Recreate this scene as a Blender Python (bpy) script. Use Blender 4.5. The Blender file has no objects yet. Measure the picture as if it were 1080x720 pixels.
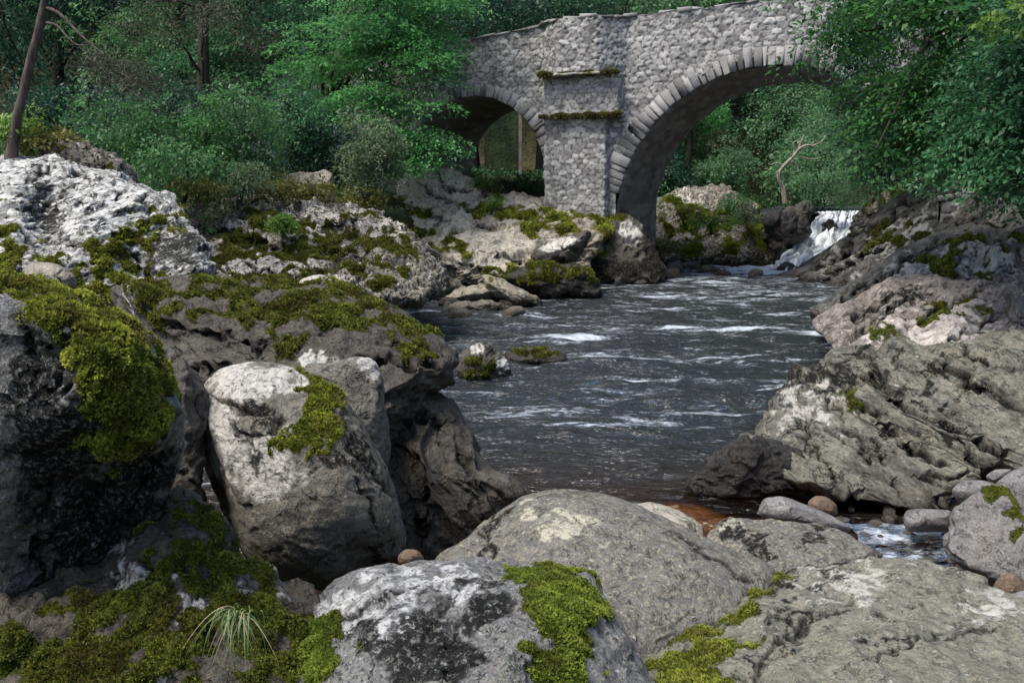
import bpy, math, random
import numpy as np
from math import radians as R, pi
SC = bpy.context.scene
COL = SC.collection
rng = np.random.default_rng(7)
# ------------------------------------------------------------------ camera
F = 960.0; CH = 2.6; HY = 190.0
TH = math.atan((360 - HY) / F)
cam = bpy.data.cameras.new('camera'); camo = bpy.data.objects.new('camera', cam); COL.objects.link(camo)
cam.sensor_width = 36; cam.lens = 36 * F / 1080; cam.clip_end = 2000; cam.clip_start = 0.05
camo.location = (0, 0, CH); camo.rotation_euler = (pi / 2 - TH, 0, 0)
SC.camera = camo
CT, ST = math.cos(TH), math.sin(TH)

def at(px, py, Y):
    """world points seen at pixel (1080x720) and at forward distance Y (arrays allowed)"""
    px = np.asarray(px, float); py = np.asarray(py, float); Y = np.asarray(Y, float)
    x = (px - 540) / F; y = (360 - py) / F
    ry = CT + y * ST; rz = -ST + y * CT
    return np.stack([x / ry * Y, Y + 0 * x, CH + rz / ry * Y], -1)

# ------------------------------------------------------------------ world and light
w = bpy.data.worlds.new('World'); SC.world = w; w.use_nodes = True
nt = w.node_tree; nt.nodes.clear()
SUNV = np.array([-0.40, -0.26, 0.88]); SUNV /= np.linalg.norm(SUNV)
sky = nt.nodes.new('ShaderNodeTexSky'); sky.sky_type = 'NISHITA'; sky.sun_disc = False
sky.sun_elevation = math.asin(SUNV[2]); sky.sun_rotation = math.atan2(SUNV[0], SUNV[1])
sky.air_density = 1.0; sky.dust_density = 3.0; sky.ozone_density = 1.0
bg = nt.nodes.new('ShaderNodeBackground'); bg.inputs['Strength'].default_value = 0.165
out = nt.nodes.new('ShaderNodeOutputWorld')
nt.links.new(sky.outputs[0], bg.inputs[0]); nt.links.new(bg.outputs[0], out.inputs[0])
from mathutils import Vector
sl = bpy.data.lights.new('sun', 'SUN'); sl.energy = 3.3; sl.angle = R(24); sl.color = (1.0, 0.95, 0.86)
so = bpy.data.objects.new('sun', sl); COL.objects.link(so)
so.rotation_euler = Vector(SUNV).to_track_quat('Z', 'Y').to_euler(); so.location = (-10, -5, 30)
vs = SC.view_settings; vs.view_transform = 'Standard'; vs.look = 'None'; vs.exposure = 0.60; vs.gamma = 1; vs.use_curve_mapping = False
SC.render.engine = 'CYCLES'
cy = SC.cycles
cy.max_bounces = 6; cy.diffuse_bounces = 4; cy.glossy_bounces = 3; cy.transmission_bounces = 4; cy.transparent_max_bounces = 8
cy.caustics_reflective = False; cy.caustics_refractive = False; cy.sample_clamp_indirect = 4

# ------------------------------------------------------------------ numpy noise
_r = np.random.default_rng(3)
PERM = np.concatenate([_r.permutation(256)] * 2)
GR = _r.normal(size=(256, 3)); GR /= np.linalg.norm(GR, axis=1)[:, None]

def pn(P, seed=0):
    P = np.asarray(P, float) + np.array([17.13, 5.7, 9.31]) * (seed + 1)
    i = np.floor(P).astype(int); f = P - i; i &= 255
    u = f * f * f * (f * (f * 6 - 15) + 10)
    res = 0
    for dx in (0, 1):
        wx = u[:, 0] if dx else 1 - u[:, 0]
        a = PERM[(i[:, 0] + dx) & 255]
        for dy in (0, 1):
            wy = u[:, 1] if dy else 1 - u[:, 1]
            b = PERM[(a + i[:, 1] + dy) & 255]
            for dz in (0, 1):
                wz = u[:, 2] if dz else 1 - u[:, 2]
                g = GR[PERM[(b + i[:, 2] + dz) & 255]]
                res = res + wx * wy * wz * (g[:, 0] * (f[:, 0] - dx) + g[:, 1] * (f[:, 1] - dy) + g[:, 2] * (f[:, 2] - dz))
    return res * 1.5

def fbm(P, o=4, seed=0, gain=0.5):
    r = 0; a = 1.0; P = np.asarray(P, float)
    for k in range(o):
        r = r + a * pn(P * 2.03 ** k, seed + k * 3); a *= gain
    return r

def ridged(P, o=4, seed=0, gain=0.5):
    r = 0; a = 1.0; P = np.asarray(P, float)
    for k in range(o):
        r = r + a * (1 - 2.2 * np.abs(pn(P * 2.03 ** k, seed + k * 3))); a *= gain
    return r

def facets(P, cell, seed, d=None, aniso=1.0):
    """broken rock: every cell of a jittered lattice is a tilted plane; returns offset in units of the cell"""
    P = P / cell
    if d is not None:
        d = np.asarray(d, float) / np.linalg.norm(d); P = P + np.outer(P @ d, d) * (aniso - 1)
    P = P + .22 * np.stack([pn(P * 1.7, seed), pn(P * 1.7 + 31, seed), pn(P * 1.7 + 57, seed)], -1)
    i = np.floor(P).astype(int); best = np.full(len(P), 9.); out_ = np.zeros(len(P))
    for dx in (-1, 0, 1):
        for dy in (-1, 0, 1):
            for dz in (-1, 0, 1):
                c = i + np.array([dx, dy, dz])
                h = PERM[(PERM[(PERM[(c[:, 0] + seed) & 255] + c[:, 1]) & 255] + c[:, 2]) & 255]
                cp = c + .5 + .42 * GR[h]; q = P - cp; dd = (q * q).sum(1)
                g = GR[(h * 7 + 13) & 255]
                val = (q * g).sum(1) * .55 + (((h * 37) & 255) / 255 - .5) * .55
                m = dd < best; best = np.where(m, dd, best); out_ = np.where(m, val, out_)
    return out_

def sstep(a, b, x):
    t = np.clip((x - a) / (b - a), 0, 1); return t * t * (3 - 2 * t)

# ------------------------------------------------------------------ mesh helpers
def mk(name, V, Fc, mat=None, parent=None, smooth=True, attrs=None, origin=None):
    V = np.asarray(V, float); Fs = Fc if isinstance(Fc, (list, tuple)) else [Fc]
    if origin is None: origin = np.zeros(3)
    me = bpy.data.meshes.new(name)
    Vl = (V - origin).astype(np.float32)
    me.vertices.add(len(Vl)); me.vertices.foreach_set('co', Vl.ravel())
    Fs = [np.asarray(f, np.int32) for f in Fs if len(f)]
    tot = sum(f.size for f in Fs); npol = sum(len(f) for f in Fs)
    me.loops.add(tot); me.loops.foreach_set('vertex_index', np.concatenate([f.ravel() for f in Fs]))
    me.polygons.add(npol)
    ls = []; o = 0
    for f in Fs:
        k = f.shape[1]; ls.append(o + np.arange(len(f)) * k); o += f.size
    me.polygons.foreach_set('loop_start', np.concatenate(ls).astype(np.int32))
    if attrs:
        for k, v in attrs.items():
            a = me.attributes.new(k, 'FLOAT', 'POINT'); a.data.foreach_set('value', np.asarray(v, np.float32))
    me.update(calc_edges=True); me.validate()
    if smooth: me.shade_smooth()
    if mat: me.materials.append(mat)
    ob = bpy.data.objects.new(name, me); COL.objects.link(ob)
    if parent is not None:
        ob.parent = parent
        ob.location = Vector(origin) - (parent.location if parent else Vector())
    else:
        ob.location = origin
    return ob

def tag(o, label=None, cat=None, group=None, kind=None):
    if label: o['label'] = label
    if cat: o['category'] = cat
    if group: o['group'] = group
    if kind: o['kind'] = kind
    return o

def empty(name, loc):
    o = bpy.data.objects.new(name, None); COL.objects.link(o); o.location = loc; o.empty_display_size = .3
    return o

def grid_faces(nr, nc, wrap=False):
    r = np.arange(nr - 1)[:, None]; c = np.arange(nc if wrap else nc - 1)[None, :]
    a = r * nc + c; b = r * nc + (c + 1) % nc
    return np.stack([a, b, b + nc, a + nc], -1).reshape(-1, 4)

def vnormals(V, Q):
    n = np.zeros_like(V)
    d1 = V[Q[:, 2]] - V[Q[:, 0]]; d2 = V[Q[:, 3]] - V[Q[:, 1]]
    fn = np.cross(d1, d2)
    for k in range(4): np.add.at(n, Q[:, k], fn)
    return n / (np.linalg.norm(n, axis=1)[:, None] + 1e-12)

def tube(path, radii, seg=8, jitter=0.0, seed=0):
    P = np.asarray(path, float); r = np.asarray(radii, float)
    T = np.gradient(P, axis=0); T /= np.linalg.norm(T, axis=1)[:, None] + 1e-9
    ref = np.array([0.31, 0.95, 0.05]); 
    A = np.cross(T, ref); A /= np.linalg.norm(A, axis=1)[:, None] + 1e-9
    B = np.cross(T, A)
    th = np.arange(seg) / seg * 2 * pi
    ring = A[:, None, :] * np.cos(th)[None, :, None] + B[:, None, :] * np.sin(th)[None, :, None]
    V = P[:, None, :] + ring * r[:, None, None]
    V = V.reshape(-1, 3)
    if jitter: V = V + (pn(V * 9, seed) * jitter)[:, None] * ring.reshape(-1, 3) * np.repeat(r, seg)[:, None]
    return V, grid_faces(len(P), seg, True)

def join(parts):
    Vs = []; Fs = []; o = 0
    for V, Q in parts:
        Vs.append(V); Fs.append(Q + o); o += len(V)
    return np.concatenate(Vs), np.concatenate(Fs)

def spline(pts, n, closed=True):
    P = np.asarray(pts, float); m = len(P); o = []
    rngk = range(m if closed else m - 1)
    for k in rngk:
        if closed: p0, p1, p2, p3 = P[k - 1], P[k], P[(k + 1) % m], P[(k + 2) % m]
        else: p0, p1, p2, p3 = P[max(k - 1, 0)], P[k], P[k + 1], P[min(k + 2, m - 1)]
        t = np.linspace(0, 1, 24, endpoint=False)[:, None]
        # slightly tight spline keeps rock corners
        a = 0.36
        m1 = a * (p2 - p0); m2 = a * (p3 - p1)
        o.append((2 * t**3 - 3 * t**2 + 1) * p1 + (t**3 - 2 * t**2 + t) * m1 + (-2 * t**3 + 3 * t**2) * p2 + (t**3 - t**2) * m2)
    C = np.concatenate(o)
    if closed: C = np.vstack([C, C[:1]])
    else: C = np.vstack([C, P[-1:]])
    L = np.concatenate([[0], np.cumsum(np.linalg.norm(np.diff(C, axis=0), axis=1))])
    s = np.linspace(0, L[-1], n, endpoint=not closed)
    return np.stack([np.interp(s, L, C[:, k]) for k in range(C.shape[1])], -1)

def inpoly(poly, x, y):
    poly = np.asarray(poly, float); ins = np.zeros(x.shape, bool); j = len(poly) - 1
    for i in range(len(poly)):
        xi, yi = poly[i]; xj, yj = poly[j]
        c = ((yi > y) != (yj > y)) & (x < (xj - xi) * (y - yi) / (yj - yi + 1e-9) + xi)
        ins ^= c; j = i
    return ins

# ------------------------------------------------------------------ material helpers
class NB:
    def __init__(s, name):
        s.m = bpy.data.materials.new(name); s.m.use_nodes = True; s.t = s.m.node_tree; s.t.nodes.clear()
        s.out = s.n('ShaderNodeOutputMaterial')
    def n(s, typ, **kw):
        x = s.t.nodes.new(typ)
        for k, v in kw.items(): setattr(x, k, v)
        return x
    def set(s, sock, v):
        if hasattr(v, 'is_output') or isinstance(v, bpy.types.NodeSocket): s.t.links.new(v, sock)
        else: sock.default_value = v
    def noise(s, vec, scale, detail=4, rough=.55, dist=0.0):
        x = s.n('ShaderNodeTexNoise'); s.set(x.inputs['Vector'], vec)
        x.inputs['Scale'].default_value = scale; x.inputs['Detail'].default_value = detail
        x.inputs['Roughness'].default_value = rough; x.inputs['Distortion'].default_value = dist
        return x.outputs[0]
    def voro(s, vec, scale, feature='F1', out='Distance', rnd=1.0):
        x = s.n('ShaderNodeTexVoronoi', feature=feature); s.set(x.inputs['Vector'], vec); x.inputs['Scale'].default_value = scale
        x.inputs['Randomness'].default_value = rnd
        return x.outputs[out]
    def math(s, op, a, b=0.0, clamp=False):
        x = s.n('ShaderNodeMath', operation=op, use_clamp=clamp); s.set(x.inputs[0], a); s.set(x.inputs[1], b); return x.outputs[0]
    def ramp(s, v, a, b, lo=0.0, hi=1.0, smooth=True):
        x = s.n('ShaderNodeMapRange', interpolation_type='SMOOTHSTEP' if smooth else 'LINEAR'); s.set(x.inputs[0], v)
        x.inputs[1].default_value = a; x.inputs[2].default_value = b; x.inputs[3].default_value = lo; x.inputs[4].default_value = hi
        return x.outputs[0]
    def mix(s, f, a, b, mode='MIX'):
        x = s.n('ShaderNodeMix', data_type='RGBA', blend_type=mode); s.set(x.inputs[0], f)
        s.set(x.inputs[6], a if not isinstance(a, tuple) else (*a[:3], 1)); s.set(x.inputs[7], b if not isinstance(b, tuple) else (*b[:3], 1))
        return x.outputs[2]
    def attr(s, name):
        x = s.n('ShaderNodeAttribute', attribute_name=name); return x.outputs['Fac']
    def pos(s): return s.n('ShaderNodeNewGeometry').outputs['Position']
    def objc(s): return s.n('ShaderNodeTexCoord').outputs['Object']
    def mapv(s, vec, scale=(1, 1, 1), rot=(0, 0, 0), loc=(0, 0, 0)):
        x = s.n('ShaderNodeMapping'); s.set(x.inputs[0], vec); x.inputs['Scale'].default_value = scale
        x.inputs['Rotation'].default_value = rot; x.inputs['Location'].default_value = loc; return x.outputs[0]
    def bump(s, h, strength=.5, dist=.02, normal=None):
        x = s.n('ShaderNodeBump'); s.set(x.inputs['Height'], h); x.inputs['Strength'].default_value = strength
        x.inputs['Distance'].default_value = dist
        if normal is not None: s.set(x.inputs['Normal'], normal)
        return x.outputs[0]
    def bsdf(s, color, rough=.8, normal=None, spec=.4, **kw):
        x = s.n('ShaderNodeBsdfPrincipled'); s.set(x.inputs['Base Color'], color if not isinstance(color, tuple) else (*color[:3], 1))
        s.set(x.inputs['Roughness'], rough); x.inputs['Specular IOR Level'].default_value = spec
        if normal is not None: s.set(x.inputs['Normal'], normal)
        return x.outputs[0]
    def done(s, sh): s.t.links.new(sh, s.out.inputs['Surface']); return s.m

def rockmat(name, c1, c2, size=1.0, pale=(.55, .54, .5), palethr=.62, dark=(.012, .013, .012), darkthr=.64,
            moss=(.045, .06, .008), moss2=(.11, .12, .012), streak=None, yellow=0.0, rough=.54, crack=.35, warm=(.30, .2, .11), warmamt=.12):
    """size = feature size in metres"""
    b = NB(name); p = b.objc(); k = 1.0 / size
    if streak: p = b.mapv(b.mapv(p, rot=(0, streak[0], 0)), scale=(.42, .8, 1.25))
    big = b.noise(p, 2.2 * k, 3, .6); mid = b.noise(p, 7 * k, 6, .65, .4); fine = b.noise(p, 34 * k, 6, .7)
    col = b.mix(b.ramp(mid, .3, .7), c1, c2)
    col = b.mix(b.ramp(big, .35, .7, 0, .45), col, tuple(x * .55 for x in c1))
    if warmamt: col = b.mix(b.math('MULTIPLY', b.ramp(b.noise(p, 3.1 * k, 4, .6, .6), .5, .7), warmamt, True), col, warm)
    col = b.mix(b.ramp(fine, .38, .68, 0, .55), col, tuple(min(1, x * 1.5) for x in c2))
    col = b.mix(b.ramp(b.noise(p, 60 * k, 4, .8), .55, .72, 0, .55), col, tuple(x * .3 for x in c1))
    if streak:
        sv = b.mapv(b.mapv(b.objc(), rot=(0, streak[0], 0)), scale=streak[1])
        sn = b.noise(sv, 5 * k, 6, .62, .3)
        col = b.mix(b.ramp(sn, .50, .62, 0, .6), col, tuple(x * .35 for x in c1))
        col = b.mix(b.ramp(sn, .44, .3, 0, .4), col, tuple(min(1, x * 1.5) for x in c2))
    sp = b.noise(p, 95 * k * .5, 3, .6)
    col = b.mix(b.ramp(sp, .60, .68, 0, .8), col, tuple(x * .12 for x in c1))
    cn = b.math('ABSOLUTE', b.math('SUBTRACT', b.noise(p, 2.6 * k, 5, .62, .5), .5))
    cn2 = b.math('ABSOLUTE', b.math('SUBTRACT', b.noise(b.mapv(p, loc=(7, 3, 1)), 4.6 * k, 5, .6, .4), .5))
    hair = b.math('ADD', b.ramp(cn, .004, .018, 1, 0), b.math('MULTIPLY', b.ramp(cn2, .003, .012, 1, 0), .7), True)
    hair = b.math('MULTIPLY', hair, b.math('MULTIPLY', b.ramp(b.noise(p, 3.7 * k, 3, .6), .48, .6), crack * 2.2, True))
    col = b.mix(b.math('MULTIPLY', hair, .85), col, dark)
    # white crust lichen; set pale patches can also paint sheen
    ln = b.noise(p, 9 * k, 8, .72, .3)
    lich = b.math('ADD', b.ramp(ln, palethr, palethr + .07), b.math('MULTIPLY', b.attr('pale'), b.ramp(ln, .36, .5)), True)
    col = b.mix(b.math('MULTIPLY', lich, .85), col, pale)
    if yellow:
        yn = b.noise(p, 14 * k, 6, .7, .2)
        col = b.mix(b.math('MULTIPLY', b.ramp(yn, .54, .61), yellow), col, (.42, .37, .21))
    # black lichen; groove lines and set patches darken too, some painted as shade
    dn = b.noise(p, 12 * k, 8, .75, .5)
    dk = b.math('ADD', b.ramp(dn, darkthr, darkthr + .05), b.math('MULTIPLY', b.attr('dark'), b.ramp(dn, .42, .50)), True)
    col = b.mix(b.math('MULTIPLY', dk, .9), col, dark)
    # moss skin
    mn = b.noise(p, 22 * k, 6, .7)
    ms = b.ramp(b.math('ADD', b.attr('moss'), b.math('MULTIPLY', b.math('SUBTRACT', mn, .5), 1.1)), .42, .58)
    mc = b.mix(b.ramp(b.noise(p, 6 * k, 5, .7), .38, .62), moss, moss2)
    mc = b.mix(b.ramp(b.noise(p, 50 * k, 4, .7), .45, .65, 0, .7), mc, tuple(x * .3 for x in moss))
    col = b.mix(ms, col, mc)
    # dampness at the water line
    z = b.n('ShaderNodeSeparateXYZ'); b.set(z.inputs[0], b.pos())
    wz = b.math('ADD', z.outputs[2], b.math('MULTIPLY', b.math('SUBTRACT', mid, .5), -.35))
    wet = b.ramp(wz, .05, .22, 1, 0)
    col = b.mix(b.math('MULTIPLY', wet, .75), col, b.mix(.5, (.012, .010, .008), (.03, .024, .018)))
    rg = b.math('SUBTRACT', b.math('ADD', b.math('MULTIPLY', ms, .25), b.ramp(fine, .3, .7, rough - .12, rough + .12)), b.math('MULTIPLY', wet, .3))
    h = b.math('ADD', b.math('MULTIPLY', fine, .8), b.math('MULTIPLY', mid, 1.5))
    h = b.math('ADD', h, b.math('MULTIPLY', lich, .15)); h = b.math('ADD', h, b.math('MULTIPLY', dk, b.math('MULTIPLY', b.noise(p, 45 * k, 4, .7), 2.0))); h = b.math('ADD', h, b.math('MULTIPLY', hair, -1.2))
    h = b.math('ADD', h, b.math('MULTIPLY', mn, b.math('MULTIPLY', ms, 1.6)))
    nm = b.bump(h, .9, .05 * size)
    sh = b.bsdf(col, b.math('ADD', rg, b.math('MULTIPLY', dk, .3), True), nm, .35)
    b.set(sh.node.inputs['Specular IOR Level'], b.math('SUBTRACT', .35, b.math('MULTIPLY', b.math('MAXIMUM', dk, ms), .3)))
    return b.done(sh)

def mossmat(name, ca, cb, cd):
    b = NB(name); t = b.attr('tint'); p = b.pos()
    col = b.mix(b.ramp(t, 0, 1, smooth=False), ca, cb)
    col = b.mix(b.ramp(b.noise(p, 5, 4, .6), .45, .68, 0, .8), col, cd)
    s1 = b.bsdf(col, .9, None, .15)
    tr = b.n('ShaderNodeBsdfTranslucent'); b.set(tr.inputs[0], col)
    mx = b.n('ShaderNodeMixShader'); mx.inputs[0].default_value = .3
    b.t.links.new(s1, mx.inputs[1]); b.t.links.new(tr.outputs[0], mx.inputs[2])
    return b.done(mx.outputs[0])

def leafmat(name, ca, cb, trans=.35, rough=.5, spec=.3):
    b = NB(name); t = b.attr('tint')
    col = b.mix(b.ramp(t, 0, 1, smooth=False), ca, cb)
    s1 = b.bsdf(col, rough, None, spec)
    tr = b.n('ShaderNodeBsdfTranslucent'); b.set(tr.inputs[0], b.mix(.5, col, tuple(min(1, x * 1.7) for x in cb)))
    mx = b.n('ShaderNodeMixShader'); mx.inputs[0].default_value = trans
    b.t.links.new(s1, mx.inputs[1]); b.t.links.new(tr.outputs[0], mx.inputs[2])
    return b.done(mx.outputs[0])

def barkmat(name, ca, cb, moss=None):
    b = NB(name); p = b.objc(); v = b.mapv(p, scale=(1, 1, .25))
    n1 = b.noise(v, 14, 6, .7, .3); n2 = b.noise(p, 3, 4)
    col = b.mix(b.ramp(n1, .35, .65), ca, cb)
    if moss: col = b.mix(b.ramp(n2, .5, .65, 0, .8), col, moss)
    return b.done(b.bsdf(col, .85, b.bump(n1, .8, .03), .2))
# ------------------------------------------------------------------ rocks
MOSS_A = mossmat('moss_yellow_green', (.075, .10, .018), (.42, .46, .07), (.13, .105, .03))
MOSS_B = mossmat('moss_dark_green', (.042, .056, .012), (.23, .26, .045), (.085, .062, .022))
MOSS_C = mossmat('moss_fresh_green', (.065, .105, .015), (.32, .38, .06), (.09, .095, .02))
NROCK = [0]

def tufts(V, N, M, area_tris, density, size, seed, maxn=42000):
    """little spiky moss stars scattered on the mossy faces"""
    r = np.random.default_rng(seed)
    A, B, C = V[area_tris[:, 0]], V[area_tris[:, 1]], V[area_tris[:, 2]]
    ar = np.linalg.norm(np.cross(B - A, C - A), axis=1) * .5
    m = M[area_tris].mean(1)
    wgt = ar * np.clip((m - .12) * 1.25, 0, 1) ** 1.3
    tot = wgt.sum(); n = int(min(maxn, tot * density))
    if n < 8: return None
    idx = r.choice(len(wgt), n, p=wgt / tot)
    uv = r.random((n, 2)); fl = uv.sum(1) > 1; uv[fl] = 1 - uv[fl]
    P = A[idx] + (B - A)[idx] * uv[:, :1] + (C - A)[idx] * uv[:, 1:]
    nn = N[area_tris[idx, 0]]
    mm = np.clip(M[area_tris[idx]].mean(1) * 1.15, .35, 1)
    cl = fbm(P / (size * 6.5), 3, seed)       # cushions
    P = P + nn * (size * 1.1 * np.clip(cl + .2, -.2, 1))[:, None]
    K = 6
    sc = size * r.uniform(.5, 1.35, n) * mm * .85
    d = r.normal(size=(n, K, 3)) * .75 + nn[:, None, :] * .9 + np.array([0, 0, .25])
    d /= np.linalg.norm(d, axis=2)[:, :, None]
    s = np.cross(d, r.normal(size=(n, K, 3))); s /= np.linalg.norm(s, axis=2)[:, :, None] + 1e-9
    tip = P[:, None, :] + d * sc[:, None, None]
    base = P[:, None, :] - nn[:, None, :] * (sc * .25)[:, None, None]
    wd = (sc * .26)[:, None, None]
    midp = base + (tip - base) * .55
    vv = np.stack([base + 0 * s, midp + s * wd, tip, midp - s * wd], 2).reshape(-1, 3)
    q = np.arange(n * K * 4).reshape(-1, 4)
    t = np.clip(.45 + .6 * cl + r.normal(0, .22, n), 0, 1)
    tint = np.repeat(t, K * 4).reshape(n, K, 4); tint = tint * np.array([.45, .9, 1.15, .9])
    return vv, q, np.clip(tint, 0, 1).ravel()

def rock(name, label, cat, poly, Y, t, mat, tb=None, p=2.3, bumps=(), cuts=6, seed=0, rough=.035, scale=None, strata=None,
         moss=(), mossup=0.0, mossmat_=None, dark=(), pale=(), tuft=.02, dens=4500, res=1.0, center=None, group=None, cutdepth=.16, ridge=.5, facet=(0, 0), grooves=()):
    """a closed boulder: outline at its own distance, bulging towards and away from the viewer, chipped by planes, then weathered"""
    NROCK[0] += 1; r = np.random.default_rng(1000 + seed + NROCK[0])
    poly = np.asarray(poly, float)
    n = int(np.clip(len(poly) * 22, 160, 420) * res); B = spline(poly, n)
    x0, y0 = B.min(0); x1, y1 = B.max(0); sz = max(x1 - x0, y1 - y0)
    nr = int(np.clip(sz / 3.2, 22, 110) * res)
    c = np.array(center, float) if center is not None else B.mean(0)
    if np.isscalar(Y): Yf = lambda x, y: Y + 0 * x
    elif len(Y) == 4: Yf = lambda x, y: Y[1] + (y - Y[0]) / (Y[2] - Y[0]) * (Y[3] - Y[1])
    else: Yf = lambda x, y: Y[1] + (y - Y[0]) / (Y[2] - Y[0]) * (Y[3] - Y[1]) + Y[4] * (x - c[0])
    if tb is None: tb = t
    ph = np.linspace(.012, pi / 2, nr); rho_f = np.sin(ph)
    phb = np.linspace(pi / 2, .02, max(10, nr // 4))[1:]; rho_b = np.sin(phb)
    rho = np.concatenate([rho_f, rho_b]); front = np.concatenate([np.ones(nr), np.zeros(len(rho_b))])
    XY = c + rho[:, None, None] * (B[None] - c)
    prof = (1 - np.minimum(rho, 1) ** p) ** (1 / p)
    px, py = XY[..., 0].ravel(), XY[..., 1].ravel()
    off = np.where(front > 0, -t * prof, tb * prof)[:, None] * np.ones(n)
    YY = Yf(px, py) + off.ravel() + t
    fr = np.repeat(front, n)
    for bx, by, dy, sg in bumps:
        YY = YY + dy * np.exp(-((px - bx) ** 2 + (py - by) ** 2) / (2 * sg * sg)) * fr * np.repeat(np.clip(prof * 2.5, 0, 1), n)
    V = at(px, py, YY)
    Q = grid_faces(len(rho), n, True)
    # close the two pole holes with fans of quads collapsed to tris
    cf = V[:n].mean(0); cb = V[-n:].mean(0)
    V = np.vstack([V, cf, cb]); i = np.arange(n); j = (i + 1) % n
    T = np.vstack([np.stack([np.full(n, len(V) - 2), j, i], -1), np.stack([np.full(n, len(V) - 1), (len(rho) - 1) * n + i, (len(rho) - 1) * n + j], -1)])
    px = np.append(px, [c[0], c[0]]); py = np.append(py, [c[1], c[1]]); fr = np.append(fr, [1, 0])
    S = scale if scale else np.ptp(V, axis=0)[[0, 2]].mean()
    # chips: flat faces
    cen = V.mean(0); ext = np.ptp(V, axis=0) / 2 + 1e-6
    for k in range(cuts):
        d = r.normal(size=3); d[1] = -abs(d[1]) * 1.2 - .35; d[2] += .25; d /= np.linalg.norm(d)
        q = ((V - cen) / ext) @ d; h = q.max() - cutdepth * r.uniform(.5, 1.3) * (q.max())
        ex = np.maximum(q - h, 0); V = V - (ex * .88)[:, None] * d * ext
    N = vnormals(V, Q)
    Pn = V / S
    disp = .55 * fbm(Pn * 2.3, 3, seed) + ridge * .35 * (ridged(Pn * 3.1, 4, seed + 5) - .9) + .25 * fbm(Pn * 11, 4, seed + 11, .6)
    ci = pn(Pn * 1.9 + .25 * fbm(Pn * 4, 3, seed + 61)[:, None], seed + 63); ci2 = pn(Pn * 4.2 + .2 * fbm(Pn * 7, 2, seed + 65)[:, None], seed + 67)
    ck_ = min(1.0, ridge * 2)
    disp = disp - ck_ * 1.1 * np.exp(-(ci / .035) ** 2) * sstep(-.1, .3, pn(Pn * 2.7, seed + 69)) - ck_ * .5 * np.exp(-(ci2 / .05) ** 2) * sstep(0, .35, pn(Pn * 3.3, seed + 71))
    disp = disp - .10 * sstep(.25, .55, fbm(Pn * 7, 3, seed + 73))
    V0 = V.copy()
    for sdir, sper, samp in ([] if not strata else [strata, (strata[0], strata[1] * .31, strata[2] * .24)]):   # (direction, period in metres, amplitude in metres)
        d = np.array(sdir, float); d /= np.linalg.norm(d)
        sv = V0 @ d / sper + .55 * fbm(Pn * 1.3, 3, seed + 21) + .06 * fbm(Pn * 9, 3, seed + 22)
        fr_ = sv - np.floor(sv); saw = np.where(fr_ < .88, fr_ / .88, (1 - fr_) / .12)
        lay = np.floor(sv); rn = np.sin(lay * 12.9898) * 43758.5453; rn = rn - np.floor(rn)
        V = V + N * ((saw - .5) * samp * (.4 + rn))[:, None]
    dv = disp * rough * S
    if facet[0]:
        sd_ = strata[0] if strata else (.1, .1, 1); an = 2.4 if strata else 1.3
        dv = dv + facet[0] * (facet[1] * facets(V, facet[1], seed, sd_, an) + .45 * facet[1] * facets(V + 3.3, facet[1] * .38, seed + 9, sd_, an))
    rw = sstep(0, .22, np.repeat(rho, n)); c0 = dv[:n * 6].mean(); dv[:-2] = c0 + (dv[:-2] - c0) * np.where(fr[:-2] > 0, rw, 1)
    dmap = (dv[:-2].reshape(len(rho), n)); dmap = .5 * dmap + .125 * (np.roll(dmap, 1, 1) + np.roll(dmap, -1, 1) + np.roll(dmap, 1, 0) + np.roll(dmap, -1, 0)); dv[n:-2 - n] = dmap.ravel()[n:-n]
    V = V + N * dv[:, None]
    # cracks and steps followed from the stone itself
    gd = np.zeros(len(V))
    if grooves:
        jx = px + 5 * sz / 300 * fbm(Pn * 8, 3, seed + 91); jy = py + 5 * sz / 300 * fbm(Pn * 8 + 20, 3, seed + 93); push = np.zeros(len(V))
        for gl_, gw, gdep in grooves:
            gl_ = spline(gl_, 40, False); dm = np.full(len(V), 1e9); sg_ = np.zeros(len(V)); tpos = np.zeros(len(V))
            for k in range(len(gl_) - 1):
                a, e = gl_[k], gl_[k + 1]; L2 = ((e - a) ** 2).sum() + 1e-9
                t_ = np.clip(((jx - a[0]) * (e[0] - a[0]) + (jy - a[1]) * (e[1] - a[1])) / L2, 0, 1)
                ddx = jx - a[0] - t_ * (e[0] - a[0]); ddy = jy - a[1] - t_ * (e[1] - a[1]); dd = np.hypot(ddx, ddy)
                m_ = dd < dm; dm = np.where(m_, dd, dm); sg_ = np.where(m_, np.sign((e[0] - a[0]) * ddy - (e[1] - a[1]) * ddx), sg_); tpos = np.where(m_, (k + t_) / 39, tpos)
            tap = np.clip(np.minimum(tpos, 1 - tpos) * 6, .25, 1)
            e_ = np.exp(-(dm / (gw * tap)) ** 2); push -= gdep * tap * e_ + gdep * .55 * tap * (sg_ > 0) * np.exp(-dm / (gw * 6)) 
            gd = np.maximum(gd, np.exp(-(dm / (gw * tap * .9)) ** 2) * 1.0)  # darkens the colour along each groove
        V = V + vnormals(V, Q) * (push * fr)[:, None]
    # masks
    wob = np.stack([fbm(Pn * 6, 5, seed + 31, .6), fbm(Pn * 6 + 40, 5, seed + 37, .6)], -1) * sz * .065
    qx, qy = px + wob[:, 0], py + wob[:, 1]
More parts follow.
